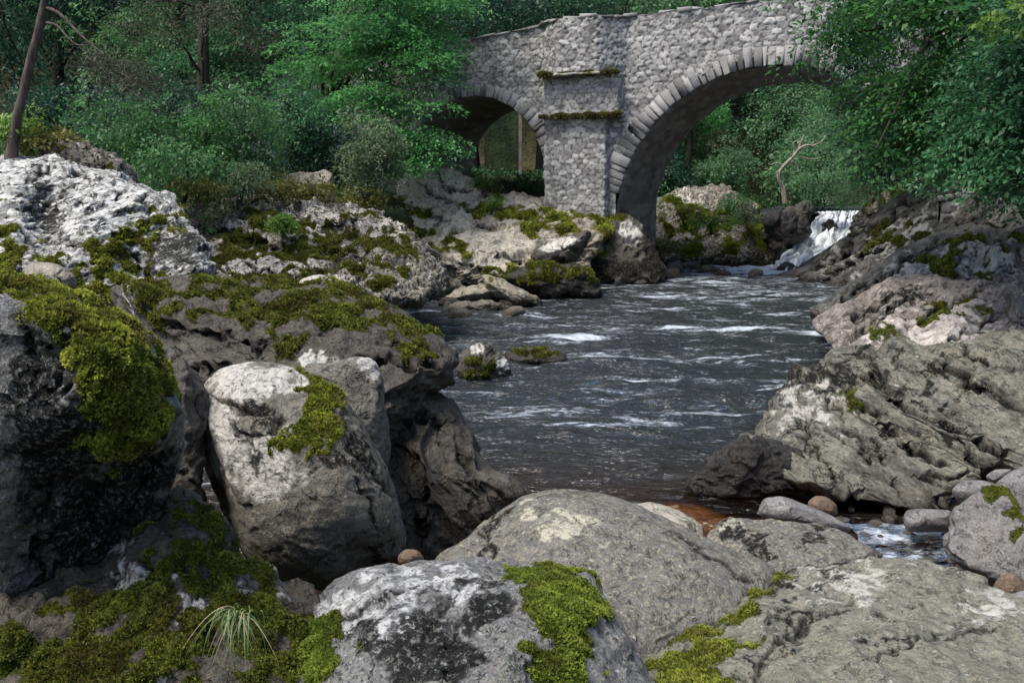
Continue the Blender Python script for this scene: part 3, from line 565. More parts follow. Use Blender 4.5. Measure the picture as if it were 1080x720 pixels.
rock('pale_peak_rock', facet=(0.3, 0.55), grooves=[([(440,190),(462,205),(490,215),(515,230)],2.2,.1),([(460,175),(470,195),(500,200)],2,.08),([(425,215),(460,228),(500,245)],2.2,.1)], label='pale pointed rock topping the left bank below the smaller arch', cat='rock', poly=[(418, 205), (424, 186), (444, 174), (460, 173), (482, 182), (500, 192), (512, 210), (522, 236), (500, 262), (450, 262), (420, 240)], Y=(173, 24.4, 260, 22.4), t=.9, mat=GP, tb=1.2, seed=56, rough=.065, cuts=7, scale=1.8, strata=((-.3, .2, 1), .4, .08), mossmat_=MOSS_A, tuft=.06, dens=800, moss=[(435, 224, 26, 7), (475, 212, 18, 5), (420, 215, 8, 12), (505, 225, 12, 12), (460, 245, 30, 7)], pale=[(450, 200, 40, 20), (470, 230, 40, 24)])
rock('pale_slab', facet=(0.25, 0.6), grooves=[([(500,262),(540,272),(580,276),(606,284)],2,.1),([(470,250),(500,238),(530,236)],2,.08),([(560,255),(590,248),(612,240)],2,.08),([(450,262),(480,275),(520,292)],2,.08)], label='pale cream rock slab sloping to the river below the bridge pier', cat='rock', poly=[(440, 240), (470, 218), (510, 205), (545, 205), (590, 210), (625, 222), (645, 240), (640, 262), (620, 280), (585, 292), (540, 296), (510, 300), (470, 300), (450, 280)], Y=(205, 24.2, 300, 20.4), t=.9, mat=GP, tb=1.6, p=2.3, seed=57, rough=.05, cuts=7, scale=2.4, strata=((-.25, .15, 1), .38, .1),
     moss=[(590, 230, 40, 12), (610, 242, 26, 12), (600, 262, 24, 10, -20), (550, 228, 20, 8), (520, 222, 20, 10), (640, 245, 14, 20), (480, 262, 26, 8), (455, 235, 18, 8), (560, 240, 26, 8), (530, 284, 26, 6), (626, 232, 18, 10)], mossmat_=MOSS_A,
     pale=[(510, 262, 50, 26), (560, 215, 36, 8), (480, 240, 30, 14), (570, 257, 24, 8)], dark=[(600, 274, 20, 8, -25)], tuft=.07, dens=800, res=1.15)
rock('ledge_block', facet=(0.3, 0.5), label='tilted rock block with a flat pale top and a dark underside below the pier', cat='rock', poly=[(562, 268), (572, 258), (600, 250), (620, 242), (622, 256), (608, 272), (590, 284), (568, 284)], Y=20.4, t=.7, mat=GD, seed=58, rough=.02, cuts=3, scale=1.2, pale=[(590, 257, 24, 6, -15)])
rock('dark_moss_rock', facet=(0.4, 0.4), label='dark rock under olive moss at the water below the pale slab', cat='rock', poly=[(526, 292), (545, 282), (575, 276), (600, 277), (618, 286), (630, 300), (634, 312), (610, 320), (575, 320), (545, 308)], Y=19.8, t=.8, mat=GK, seed=59, rough=.05, cuts=5, scale=1.6, moss=[(575, 284, 44, 9), (600, 292, 30, 10), (550, 292, 26, 6)], mossmat_=MOSS_B, tuft=.06, dens=900)
rock('low_pink_slab', facet=(0.2, 0.4), label='low pinkish slab lying at the water edge on the left bank', cat='rock', poly=[(464, 316), (480, 306), (505, 300), (535, 304), (525, 314), (500, 322), (475, 322)], Y=19.0, t=.6, mat=GP, seed=60, rough=.03, cuts=4, scale=1.3)
rock('pointed_slab', facet=(0.2, 0.4), label='narrow cream slab tilted into the water beside the low pinkish slab', cat='rock', poly=[(508, 290), (525, 292), (545, 303), (566, 314), (570, 322), (540, 324), (520, 312)], Y=18.9, t=.5, mat=GP, seed=61, rough=.03, cuts=4, scale=1.2, moss=[(515, 295, 6, 3)])
rock('water_edge_stone', facet=(0.4, 0.3), label='small grey stone awash in front of the low pinkish slab', cat='rock', poly=[(462, 328), (480, 320), (500, 318), (522, 318), (540, 324), (545, 334), (500, 336), (470, 334)], Y=17.9, t=.5, mat=G1, seed=62, rough=.04, cuts=4, scale=1.2, dark=[(527, 326, 8, 5)])
rock('pier_foot_rock', facet=(0.3, 0.5), label='broken rock and masonry footing of the bridge pier at the water', cat='rock', poly=[(612, 264), (628, 238), (646, 222), (668, 228), (684, 250), (696, 272), (704, 299), (640, 304), (612, 297)], Y=(200, 23.9, 300, 22.7), t=.5, mat=GD, tb=1.4, p=3, seed=63, rough=.06, cuts=5, scale=1.8, moss=[(628, 256, 14, 22), (650, 228, 16, 7)], mossmat_=MOSS_A, dark=[(690, 265, 12, 40), (645, 284, 40, 10)], pale=[(665, 245, 10, 14, -20)], tuft=.06, dens=800)
# --- behind the bridge
rock('fern_rock', facet=(0.4, 0.6), label='ragged rock with bright ferns and moss seen through the large arch', cat='rock', poly=[(655, 275), (668, 235), (690, 208), (712, 200), (735, 196), (765, 197), (782, 212), (800, 224), (812, 240), (822, 262), (828, 288), (780, 293), (660, 298)], Y=(196, 31.5, 292, 27.4), t=1.0, mat=GB, tb=2, seed=64, rough=.08, cuts=6, scale=2.6, moss=[(730, 235, 40, 16), (770, 230, 40, 14), (720, 215, 30, 10), (800, 250, 14, 24), (745, 260, 50, 14)], mossmat_=MOSS_C, dark=[(805, 265, 18, 26), (770, 282, 50, 10), (720, 284, 30, 10)], pale=[(725, 212, 20, 10)], tuft=.08, dens=700)
rock('dark_wedge_block', facet=(0.4, 0.6), label='dark smooth rock wedge left of the waterfall', cat='rock', poly=[(806, 230), (820, 222), (840, 224), (853, 232), (856, 245), (845, 262), (826, 272), (824, 290), (812, 275)], Y=28.3, t=.7, mat=GK, seed=65, rough=.03, cuts=5, scale=1.6)
rock('brown_step_rock', facet=(0.4, 0.5), label='brown rock step beside the top of the waterfall', cat='rock', poly=[(826, 226), (840, 216), (852, 213), (858, 222), (852, 236), (848, 250), (836, 246)], Y=31.0, t=.9, mat=GD, seed=66, rough=.06, cuts=5, scale=2)
rock('small_fall_rock', facet=(0.5, 0.3), label='small dark rock splitting the top of the waterfall', cat='rock', poly=[(866, 244), (874, 231), (880, 236), (884, 246), (876, 252)], Y=29.6, t=.3, mat=GK, seed=67, rough=.04, cuts=4)
rock('pale_round_stone', 'small pale round stone on the rocks above the waterfall', 'rock',
     [(866, 212), (872, 207), (878, 208), (879, 214), (870, 217)], 31.6, .15, GP, seed=68, rough=.03, cuts=2)  # light tone comes from the pale slab material
rock('half_buried_block', facet=(0.2, 0.4), label='squarish pale block half buried in the bank under the shrubs', cat='rock', poly=[(300, 188), (318, 182), (342, 180), (351, 186), (352, 212), (330, 216), (302, 210)], Y=18.6, t=.4, mat=GP, seed=69, rough=.03, cuts=4, scale=1.2)
# --- loose stones: three shapes copied about
def loose(name, label, cat, group, spots, mats, seed):
    r = np.random.default_rng(seed); protos = []
    th, ph = np.meshgrid(np.linspace(0, 2 * pi, 28, endpoint=False), np.linspace(.02, pi - .02, 18))
    D = np.stack([np.sin(ph) * np.cos(th), np.sin(ph) * np.sin(th), np.cos(ph)], -1).reshape(-1, 3)
    for k, mt in enumerate(mats):
        V = D * np.array([1, .72, .5]); V = np.sign(V) * np.abs(V) ** .85
        for _ in range(5):
            d = r.normal(size=3); d /= np.linalg.norm(d); q = V @ d; h = q.max() * r.uniform(.6, .85); V = V - np.maximum(q - h, 0)[:, None] * d * .85
        V = V * (1 + .10 * fbm(V * 2 + k * 9, 4, seed + k))[:, None]
        Q = grid_faces(18, 28, True); z0 = 0 * V[:, 0]
        protos.append((V, Q, mt, z0))
    made = {}
    for i, (p, sz) in enumerate(spots):
        k = i % len(protos)
        if k not in made:
            V, Q, mt, z0 = protos[k]; o = mk(name, V, Q, mt, None, True, dict(moss=z0, dark=z0, pale=z0)); made[k] = o
        else: o = made[k].copy(); COL.objects.link(o)
        o.location = p; o.scale = (sz, sz, sz); o.rotation_euler = (r.uniform(-.3, .3), r.uniform(-.3, .3), r.uniform(0, 6.28)); tag(o, label, cat, group)
def onplane(px, py, z):
    q = at(px, py, 1.0) - np.array([0, 0, CH]); return np.array([0, 0, CH]) + q * ((z - CH) / q[2])
rr_ = np.random.default_rng(77)
PB = rockmat('wet_pebble', (.07, .065, .06), (.20, .185, .17), .12, palethr=.66, darkthr=.7, rough=.4)
PB2 = rockmat('wet_brown_pebble', (.07, .05, .036), (.18, .14, .105), .12, palethr=.66, darkthr=.7, rough=.4)
sp = [(onplane(rr_.uniform(872, 1040), rr_.uniform(548, 606), .10), rr_.uniform(.02, .065)) for _ in range(46)] + [(onplane(rr_.uniform(760, 960), rr_.uniform(536, 560), .02), rr_.uniform(.03, .08)) for _ in range(14)]
loose('pebble', 'small wet pebble among the trickle of water between the right hand stones', 'pebble', 'wet pebbles in the trickle on the right', sp, [PB, PB2, PB], 5)
sp = [(onplane(x, y, .0), rr_.uniform(.10, .30)) for x, y in zip(rr_.uniform(440, 560, 16), rr_.uniform(312, 336, 16))] + [(onplane(rr_.uniform(600, 650), rr_.uniform(297, 310), 0), rr_.uniform(.1, .3)) for _ in range(8)]
loose('broken_stone', 'small broken stone at the water line of the left bank', 'stone', 'broken stones along the left water line', sp, [GB, GP, GD], 6)
sp = [(onplane(rr_.uniform(700, 830), rr_.uniform(281, 292), .05), rr_.uniform(.12, .34)) for _ in range(16)]
loose('broken_stone', 'small dark stone at the foot of the ragged rock beyond the bridge', 'stone', 'dark stones beyond the bridge', sp, [GD, GB, GK], 7)
# ------------------------------------------------------------------ ground, river bed
def ground_z(X, Y):
    XL = np.interp(Y, [-5, 4, 6, 7.5, 9, 13, 17, 19.5, 22, 24, 27, 31, 60], [-1.2, -1.0, -1.2, -2.4, -3.6, -4.6, -4.2, -3.0, -.6, 1.4, 4.2, 6.6, 20])
    XR = np.interp(Y, [-5, 5, 7, 9, 12, 15, 18, 22, 26, 31, 60], [4.6, 4.6, 5.6, 7.4, 8.6, 9.6, 10.2, 9.9, 9.8, 11.8, 24])
    dl = XL - X; dr = X - XR
    bed = np.interp(Y, [0, 26, 31, 60], [-.75, -.75, .75, 1.2])
    z = bed + ((2.5 - np.maximum(bed, -.4)) * sstep(0, 4.6, dl) + .06 * np.clip(dl - 6, 0, 40)) * np.where(dl > 0, 1, 0)
    z = np.maximum(z, bed + 2.2 * sstep(0, 3.5, dr) + .38 * np.clip(dr - 2, 0, 28))
    fore = np.interp(Y, [-10, 2, 3, 4, 5.2, 6.4, 7.2, 9, 12], [.6, .5, .4, .25, .02, -.12, -.2, -.42, -.9])
    z = np.maximum(z, fore)
    z = z + 17 * sstep(43, 64, Y) * (1 - .85 * sstep(-27.5, -28.3, X / Y * 50) * sstep(-32, -30.5, X / Y * 50)) + .05 * np.clip(Y - 60, 0, 300)
    return z
gy = np.concatenate([np.linspace(-30, 0, 12), np.linspace(.4, 36, 200), np.linspace(36.5, 70, 50), np.geomspace(72, 700, 22)])
gx = np.concatenate([-np.geomspace(500, 16, 24), np.linspace(-15.5, 18, 190), np.geomspace(18.5, 500, 24)])
GX, GY = np.meshgrid(gx, gy); gp = np.stack([GX.ravel(), GY.ravel(), 0 * GX.ravel()], -1)
gz = ground_z(gp[:, 0], gp[:, 1]); gp[:, 2] = gz + .16 * fbm(gp * .8, 4, 3) * (gz > -.6) + .05 * fbm(gp * 3.3, 3, 4)
b = NB('bank_soil'); p = b.pos()
c = b.mix(b.ramp(b.noise(p, 1.3, 6, .7), .35, .65), (.018, .016, .010), (.04, .036, .018))
c = b.mix(b.ramp(b.noise(p, 5, 6, .7), .48, .6, 0, .8), c, (.035, .05, .012))
c = b.mix(b.ramp(b.noise(p, 14, 4, .7), .58, .66, 0, .7), c, (.17, .12, .06))
z = b.n('ShaderNodeSeparateXYZ'); b.set(z.inputs[0], p)
vv = b.voro(p, 7, out='Color'); vb = b.n('ShaderNodeSeparateColor'); b.set(vb.inputs[0], vv)
bedc = b.mix(vb.outputs[0], (.11, .07, .032), (.26, .18, .09))
c = b.mix(b.ramp(z.outputs[2], -.05, .12, 1, 0), c, bedc)
h = b.math('ADD', b.noise(p, 9, 6, .7), b.math('MULTIPLY', b.voro(p, 7), -.6))
ground = mk('ground', gp, grid_faces(len(gy), len(gx)), b.done(b.bsdf(c, .9, b.bump(h, .8, .08), .15)))
tag(ground, kind='structure')
# ------------------------------------------------------------------ river
rows = 520; fracs = np.linspace(0, 1, rows)
pyr = 760 + (266 - 760) * fracs          # even spacing as distance grows
wy = np.array([-(CH) / ((-ST + (360 - q) / F * CT)) * (CT + (360 - q) / F * ST) for q in pyr])
cols = 330; cx_ = np.linspace(0, 1, cols)
WX = np.stack([np.linspace(-.30 * y - 1.2, .46 * y + 1.0, cols) for y in wy]); WY = np.repeat(wy[:, None], cols, 1)
P2 = np.stack([WX.ravel(), WY.ravel(), np.zeros(WX.size)], -1)
# current runs from the fall towards the lower left
fl = np.stack([P2[:, 0] * .9 + P2[:, 1] * .1, P2[:, 1], 0 * P2[:, 0]], -1)
turb = sstep(7, 12, P2[:, 1]) * .5 + .5
hz = .075 * fbm(fl * np.array([.9, 2.1, 1]), 3, 2) * turb + .02 * fbm(fl * np.array([2.6, 6.5, 1]), 3, 9) * turb
V = P2.copy(); V[:, 2] = hz
# foam amount: tongue below the fall, lines off rocks, and painted sky glints
n1 = fbm(fl * np.array([.45, 1.9, 1]), 4, 41); n2 = fbm(fl * np.array([.8, 5.5, 1]), 3, 47)
fallp = np.array([8.0, 27.2]); dist = np.hypot(P2[:, 0] - fallp[0], (P2[:, 1] - fallp[1]) * .8)
foam_glint = 1.1 * sstep(2.6, .3, dist + .9 * n1) + .34 * sstep(11, 3, dist) * (n2 > -.35)
foam_glint = foam_glint + sstep(.18, .75, n1 + .45 * n2) * .62 * sstep(6.8, 10, P2[:, 1])
def line(x0, y0, x1, y1, wdt, amt):
    a = at(x0, y0, -CH / (-ST + (360 - y0) / F * CT) * (CT + (360 - y0) / F * ST)); c = at(x1, y1, -CH / (-ST + (360 - y1) / F * CT) * (CT + (360 - y1) / F * ST))
    d = c[:2] - a[:2]; L = np.hypot(*d); d = d / L; q = P2[:, :2] - a[:2]; s = q @ d; e = q @ np.array([-d[1], d[0]]) + .25 * n1
    return .62 * amt * sstep(wdt * 1.5, 0, np.abs(e)) * (.6 + .8 * sstep(-.3, .4, n2)) * sstep(-.1 * L, .1 * L, s) * sstep(1.1 * L, .8 * L, s)
foam_glint = foam_glint + line(632, 299, 705, 298, .35, 1.0) + line(470, 366, 640, 352, .35, .5) + line(560, 352, 860, 342, .4, .45) + line(480, 408, 560, 402, .12, .45)
foam_glint = foam_glint + line(690, 345, 900, 350, .5, .5) + line(600, 372, 860, 385, .35, .42) + line(735, 519, 760, 524, .035, .8) + line(690, 310, 800, 318, .5, .5) + line(520, 440, 800, 430, .3, .35) + line(880, 345, 900, 372, .5, .45)
foam_glint = foam_glint + .04 + .16 * sstep(7.2, 10.5, P2[:, 1]) + .16 * sstep(8, 13, P2[:, 1]) * sstep(-.2, .5, fbm(fl * np.array([.25, .5, 1]), 3, 55))
foam_glint = foam_glint + line(630, 505, 745, 478, .3, .4) + line(650, 522, 735, 500, .2, .4) + line(480, 440, 620, 450, .3, .3)  # pale streaks painting sky glints on the near water
foam_glint = foam_glint + line(800, 288, 838, 285, .5, .6)
bedz = np.interp(P2[:, 1], [5, 6.5, 7.6, 9, 14], [.35, .55, .72, .95, 1.2])
bedz = bedz * (1 - .75 * sstep(1.2, .3, np.hypot((P2[:, 0] - 1.85) * .8, (P2[:, 1] - 6.85) * 1.5)))
b = NB('peaty_river'); p = b.pos()
sv = b.mapv(p, scale=(.8, 2.0, 1), rot=(0, 0, -.12))
r1 = b.noise(sv, 1.5, 4, .6, .6); r2 = b.noise(sv, 4.6, 4, .6, .4); r3 = b.noise(b.mapv(p, scale=(.6, 2.0, 1)), 11, 3, .6, .2)
h = b.math('ADD', b.math('MULTIPLY', r1, 1.0), b.math('ADD', b.math('MULTIPLY', r2, .24), b.math('MULTIPLY', r3, .03)))
nm = b.bump(h, 1.0, .27)
fo = b.attr('foam_glint')
st = b.noise(b.mapv(p, scale=(.55, 1.9, 1), rot=(0, 0, -.1)), 2.2, 7, .68, .9); st2 = b.noise(b.mapv(p, scale=(.8, 1.6, 1)), 14, 4, .7, .3)
fm = b.ramp(b.math('ADD', b.math('MULTIPLY', fo, .62), b.math('ADD', b.math('MULTIPLY', b.math('SUBTRACT', st, .5), 2.3), b.math('MULTIPLY', b.math('SUBTRACT', st2, .5), 1.3))), .28, 1.0, 0, .85)
dp = b.attr('depth')
tint = b.mix(b.ramp(dp, .05, .5), (.85, .62, .36), (.46, .29, .13))
tr = b.n('ShaderNodeBsdfTransparent'); b.set(tr.inputs[0], tint)
body = b.bsdf(b.mix(b.ramp(b.attr('depth'), .5, 1.0), (.030, .020, .011), (.017, .020, .0225)), .5, None, 0.0)  # far body tinted blue-grey to paint in the reflected sky
m1 = b.n('ShaderNodeMixShader'); b.set(m1.inputs[0], b.ramp(dp, .15, 1.1, .05, 1)); b.t.links.new(tr.outputs[0], m1.inputs[1]); b.t.links.new(body, m1.inputs[2])
gl = b.n('ShaderNodeBsdfGlossy'); gl.inputs['Roughness'].default_value = .10; b.set(gl.inputs['Normal'], nm); gl.inputs[0].default_value = (.95, .97, 1, 1)
fr = b.n('ShaderNodeFresnel'); fr.inputs[0].default_value = 1.33; b.set(fr.inputs[1], nm)
m2 = b.n('ShaderNodeMixShader'); b.set(m2.inputs[0], fr.outputs[0]); b.t.links.new(m1.outputs[0], m2.inputs[1]); b.t.links.new(gl.outputs[0], m2.inputs[2])
fs = b.bsdf((.50, .56, .64), .6, nm, .3)  # bluish froth colour, also used for the painted sky glints
m3 = b.n('ShaderNodeMixShader'); b.set(m3.inputs[0], fm); b.t.links.new(m2.outputs[0], m3.inputs[1]); b.t.links.new(fs, m3.inputs[2])
RIV = b.done(m3.outputs[0])
river = mk('river', V, grid_faces(rows, cols), RIV, None, True, dict(foam_glint=foam_glint, depth=bedz)); tag(river, kind='structure')
# shallow trickle between the stones on the right
a0 = at(905, 578, 5.2)
# upstream pool above the fall
uy = np.linspace(33.0, 62, 60); UX = np.stack([np.linspace(np.interp(y, [30, 33, 62], [9.6, 8.2, 21]), np.interp(y, [30, 33, 62], [11.9, 12.5, 24]), 16) for y in uy])
U = np.stack([UX.ravel(), np.repeat(uy, 16), np.full(UX.size, 1.42)], -1); U[:, 2] += .03 * fbm(U * 2, 3, 5)
up = mk('river', U, grid_faces(60, 16), RIV, None, True, dict(foam_glint=.5 + 0 * U[:, 0], depth=1 + 0 * U[:, 0])); tag(up, kind='structure')
# waterfall
n = 60; m = 26
Lc = spline([(862, 223, 33.6), (864, 226, 31.6), (858, 233, 30.8), (856, 243, 30.0), (846, 250, 29.5), (842, 259, 28.8), (828, 266, 28.0), (822, 274, 27.5), (812, 288, 27.0)], n, False)
Rc = spline([(908, 222, 33.6), (906, 226, 31.6), (904, 235, 30.4), (898, 248, 29.0), (884, 264, 27.8), (868, 278, 26.8), (848, 292, 26.2)], n, False)
tt = np.linspace(0, 1, m); G = Lc[:, None] * (1 - tt[None, :, None]) + Rc[:, None] * tt[None, :, None]
G = G.reshape(-1, 3); V = at(G[:, 0], G[:, 1], G[:, 2])
ss = np.repeat(np.linspace(0, 1, n), m); t2 = np.tile(tt, n)
q = np.stack([t2 * 5 + .6 * np.sin(ss * 5), ss * 2.2, 0 * ss], -1)
V[:, 2] += .34 * sstep(.1, .4, ss) * fbm(q * np.array([1, 1.6, 1]), 4, 8); V[:, 0] += .22 * fbm(np.stack([ss * 9, t2 * 2, 0 * ss], -1), 3, 71) * sstep(.05, .2, ss) + .07 * fbm(q * np.array([3, 1, 1]), 3, 12); V[:, 1] -= .3 * fbm(q * 1.3, 4, 19)
V2 = V.copy(); V2[:, 2] -= .35; V2[:, 1] += .2
Q = grid_faces(n, m); 
b = NB('white_water'); b.n('ShaderNodeAttribute')
flow = b.attr('across'); fl2 = b.attr('along')
cv = b.n('ShaderNodeCombineXYZ'); b.set(cv.inputs[0], b.math('MULTIPLY', flow, 14.0)); b.set(cv.inputs[1], b.math('MULTIPLY', fl2, 2.4))
s = b.noise(cv.outputs[0], 1.0, 5, .65, .6)
s2 = b.noise(b.mapv(cv.outputs[0], scale=(.5, 1.6, 1)), 1.4, 4, .6, .8)
c = b.mix(b.ramp(s, .36, .62), (.20, .23, .26), (.80, .83, .87)); c = b.mix(b.ramp(s2, .52, .66, 0, .75), c, (.10, .11, .12))
wm = b.done(b.bsdf(c, .5, b.bump(s, .6, .15), .4))
wf = mk('waterfall', np.vstack([V, V2]), [Q, Q[:, ::-1] + len(V)], wm, None, True, dict(across=np.tile(t2, 2), along=np.tile(ss, 2)))
tag(wf, kind='structure')
# trickle in the stones on the right
ty = np.linspace(0, 1, 40); tl = spline([(890, 552), (905, 565), (900, 590)], 40, False); trr = spline([(1010, 552), (1010, 575), (1000, 600)], 40, False)
G = (tl[:, None] * (1 - tt[None, :, None]) + trr[:, None] * tt[None, :, None]).reshape(-1, 2)
T_ = at(G[:, 0], G[:, 1], 5.0)
zt = .12
rr = T_ - np.array([0, 0, CH]); k = (zt - CH) / rr[:, 2]; T_ = np.array([0, 0, CH]) + rr * k[:, None]; T_[:, 2] += .012 * fbm(T_ * 9, 3, 3)
tk = mk('stream', T_, grid_faces(40, m), RIV, None, True, dict(foam_glint=.55 + .5 * fbm(T_ * 6, 3, 6), depth=.25 + 0 * T_[:, 0])); tag(tk, kind='structure')
# ------------------------------------------------------------------ bridge
A_ = R(23); BU = np.array([math.cos(A_), -math.sin(A_), 0]); BN = np.array([math.sin(A_), math.cos(A_), 0]); BO = np.array([1.881, 24.0, 0.0])
def bw(s, z, d): 
    s = np.asarray(s, float); z = np.asarray(z, float); d = np.asarray(d, float)
    return BO + s[..., None] * BU + d[..., None] * BN + np.stack([0 * z, 0 * z, z], -1)
WID = 4.1

def rubble(u, v, cs, cz, seed, mortar=.12):
    """irregular stone courses: height 0..1, stone tint, mortar 0..1"""
    x = u / cs; y = v / cz
    x = x + .22 * pn(np.stack([u * 1.3, v * 1.3, 0 * u], -1), seed); y = y + .30 * pn(np.stack([u * .9, v * .9, 0 * u + 9], -1), seed + 3)
    ix = np.floor(x).astype(int); iy = np.floor(y).astype(int)
    f1 = np.full(x.shape, 9.); f2 = np.full(x.shape, 9.); idd = np.zeros(x.shape)
    for dx in (-1, 0, 1, 2):
        for dy in (-1, 0, 1):
            cx = ix + dx; cyy = iy + dy
            hsh = np.sin(cx * 127.1 + cyy * 311.7 + seed) * 43758.5453; h1 = hsh - np.floor(hsh)
            hsh2 = np.sin(cx * 269.5 + cyy * 183.3 + seed) * 43758.5453; h2 = hsh2 - np.floor(hsh2)
            sx = cx + .15 + .7 * h1 + .5 * (cyy % 2) - .5; sy = cyy + .22 + .56 * h2
            d = (np.abs(x - sx) * .85 + np.abs(y - sy)) * .30 + .5 * np.maximum(np.abs(x - sx), np.abs(y - sy)) + .25 * np.hypot(x - sx, y - sy) - .22 * h1
            cl = d < f1
            f2 = np.where(cl, f1, np.minimum(f2, d)); idd = np.where(cl, h1 * 7.3 + h2 * 3.1, idd); f1 = np.where(cl, d, f1)
    e = f2 - f1; tint = idd - np.floor(idd)
    return sstep(.0, mortar, e), tint, 1 - sstep(.035, mortar * 1.35, e)

b = NB('bridge_rubble'); p = b.pos(); t = b.attr('tint'); mo = b.attr('mortar')
c = b.mix(b.ramp(t, 0, 1, smooth=False), (.13, .128, .128), (.41, .405, .40))
c = b.mix(b.ramp(b.noise(p, 9, 6, .7), .4, .7, 0, .5), c, (.48, .46, .44))
c = b.mix(b.ramp(b.noise(p, 1.0, 5, .65), .5, .7, 0, .4), c, (.14, .13, .14))
c = b.mix(b.ramp(b.noise(b.mapv(p, scale=(1.6, 1.6, .22)), 2.2, 5, .65), .52, .68, 0, .5), c, (.10, .098, .09))
c = b.mix(b.ramp(b.noise(p, 2.1, 6, .7), .55, .66, 0, .45), c, (.52, .51, .48))
c = b.mix(b.math('MULTIPLY', mo, .8), c, (.07, .064, .06))
c = b.mix(b.ramp(b.noise(p, 16, 5, .7), .62, .7, 0, .7), c, (.07, .065, .055))
zz = b.n('ShaderNodeSeparateXYZ'); b.set(zz.inputs[0], p)
c = b.mix(b.math('MULTIPLY', b.ramp(b.noise(p, 3.0, 5, .7), .5, .62), b.attr('stain')), c, (.10, .105, .03))
BR = b.done(b.bsdf(c, .88, b.bump(b.noise(p, 30, 6, .7), .7, .03), .2))
b = NB('dressed_stone'); p = b.pos(); t = b.attr('tint')
c = b.mix(b.ramp(t, 0, 1, smooth=False), (.13, .128, .126), (.33, .325, .32))
c = b.mix(b.ramp(b.noise(p, 7, 6, .7), .45, .7, 0, .5), c, (.16, .15, .145))
c = b.mix(b.ramp(b.noise(p, 18, 5, .7), .6, .7, 0, .5), c, (.55, .53, .5))
DR = b.done(b.bsdf(c, .85, b.bump(b.noise(p, 25, 6, .7), .7, .03), .2))
b = NB('soffit_stone'); p = b.pos(); t = b.attr('tint'); mo = b.attr('mortar')
c = b.mix(b.ramp(t, 0, 1, smooth=False), (.17, .145, .135), (.36, .32, .30))
c = b.mix(b.math('MULTIPLY', mo, .7), c, (.25, .22, .2))
SOF = b.done(b.bsdf(c, .85, b.bump(b.noise(p, 22, 6, .7), .7, .03), .2))

bridge = empty('stone_bridge', BO); tag(bridge, 'old grey rubble stone bridge with two round arches crossing the river', 'bridge')
TOPS = np.array([[-14, 5.5], [-6, 6.0], [-3.99, 6.2], [-2.59, 6.34], [-1.15, 6.50], [-.6, 6.56], [.6, 6.56], [1.97, 6.61], [3.34, 6.66], [4.22, 6.70], [5.49, 6.72], [8, 6.7], [14, 6.3]])
ztop = lambda s: np.interp(s, TOPS[:, 0], TOPS[:, 1])
LA = (-3.16, 2.754, 2.067, .33); RA = (4.64, 1.46, 3.796, .45)
def sheet(name, plan, z0, z1, step, cs, cz, seed, amp=.07, holes=True, stain=None, mat=None, parent=None):
    plan = np.asarray(plan, float); seg = np.hypot(*np.diff(plan, axis=0).T); L = np.concatenate([[0], np.cumsum(seg)])
    nu = int(L[-1] / step) + 1; u = np.linspace(0, L[-1], nu)
    s = np.interp(u, L, plan[:, 0]); d = np.interp(u, L, plan[:, 1])
    tx = np.gradient(s); ty = np.gradient(d); nrm = np.stack([ty, -tx], -1); nrm /= np.linalg.norm(nrm, axis=1)[:, None]
    if nrm[:, 1].mean() > 0 and plan[:, 1].mean() < WID / 2: nrm = -nrm
    zz0 = z0(s) if callable(z0) else z0 + 0 * s; zz1 = z1(s) if callable(z1) else z1 + 0 * s
    nv = int((zz1 - zz0).max() / step) + 2; fz = np.linspace(0, 1, nv)
    Z = zz0[None] + (zz1 - zz0)[None] * fz[:, None]
    S = np.repeat(s[None], nv, 0); D = np.repeat(d[None], nv, 0); UU = np.repeat(u[None], nv, 0)
    h, tint, mort = rubble(UU.ravel() + plan[0, 0], Z.ravel(), cs, cz, seed)
    P = np.stack([UU.ravel(), Z.ravel(), 0 * UU.ravel()], -1)
    dd = (h - .6) * amp + (tint - .5) * amp * .6 * h + .03 * fbm(P * 1.3, 3, seed) + .02 * fbm(P * 9, 3, seed + 2)
    S2 = S.ravel() + nrm[None, :, 0].repeat(nv, 0).ravel() * dd; D2 = D.ravel() + nrm[None, :, 1].repeat(nv, 0).ravel() * dd
    V = bw(S2, Z.ravel(), D2); Q = grid_faces(nv, nu)
    if holes:
        cs_, cz_ = S.ravel()[Q].mean(1), Z.ravel()[Q].mean(1)
        keep = np.ones(len(Q), bool)
        for c in (LA, RA):
            ro = c[2] + c[3] * .5
            keep &= ~(((np.hypot(cs_ - c[0], cz_ - c[1]) < ro) | ((np.abs(cs_ - c[0]) < ro) & (cz_ < c[1]))) & ((cz_ > 2.3) | (c is LA) | (np.abs(cs_ - c[0]) < c[2] - .0)))
        Q = Q[keep]
    st = stain(S.ravel(), Z.ravel()) if stain else 0 * tint
    return mk(name, V, Q, mat or BR, parent or bridge, True, dict(tint=tint, mortar=mort, stain=st), BO)
sheet('spandrel_wall', [(-12, 0), (13, 0)], -.6, ztop, .029, .235, .135, 5, amp=.026, stain=lambda s, z: .5 * sstep(1.4, .4, z))
sheet('rear_wall', [(-14, WID), (14, WID)], -.6, ztop, .12, .34, .22, 8)
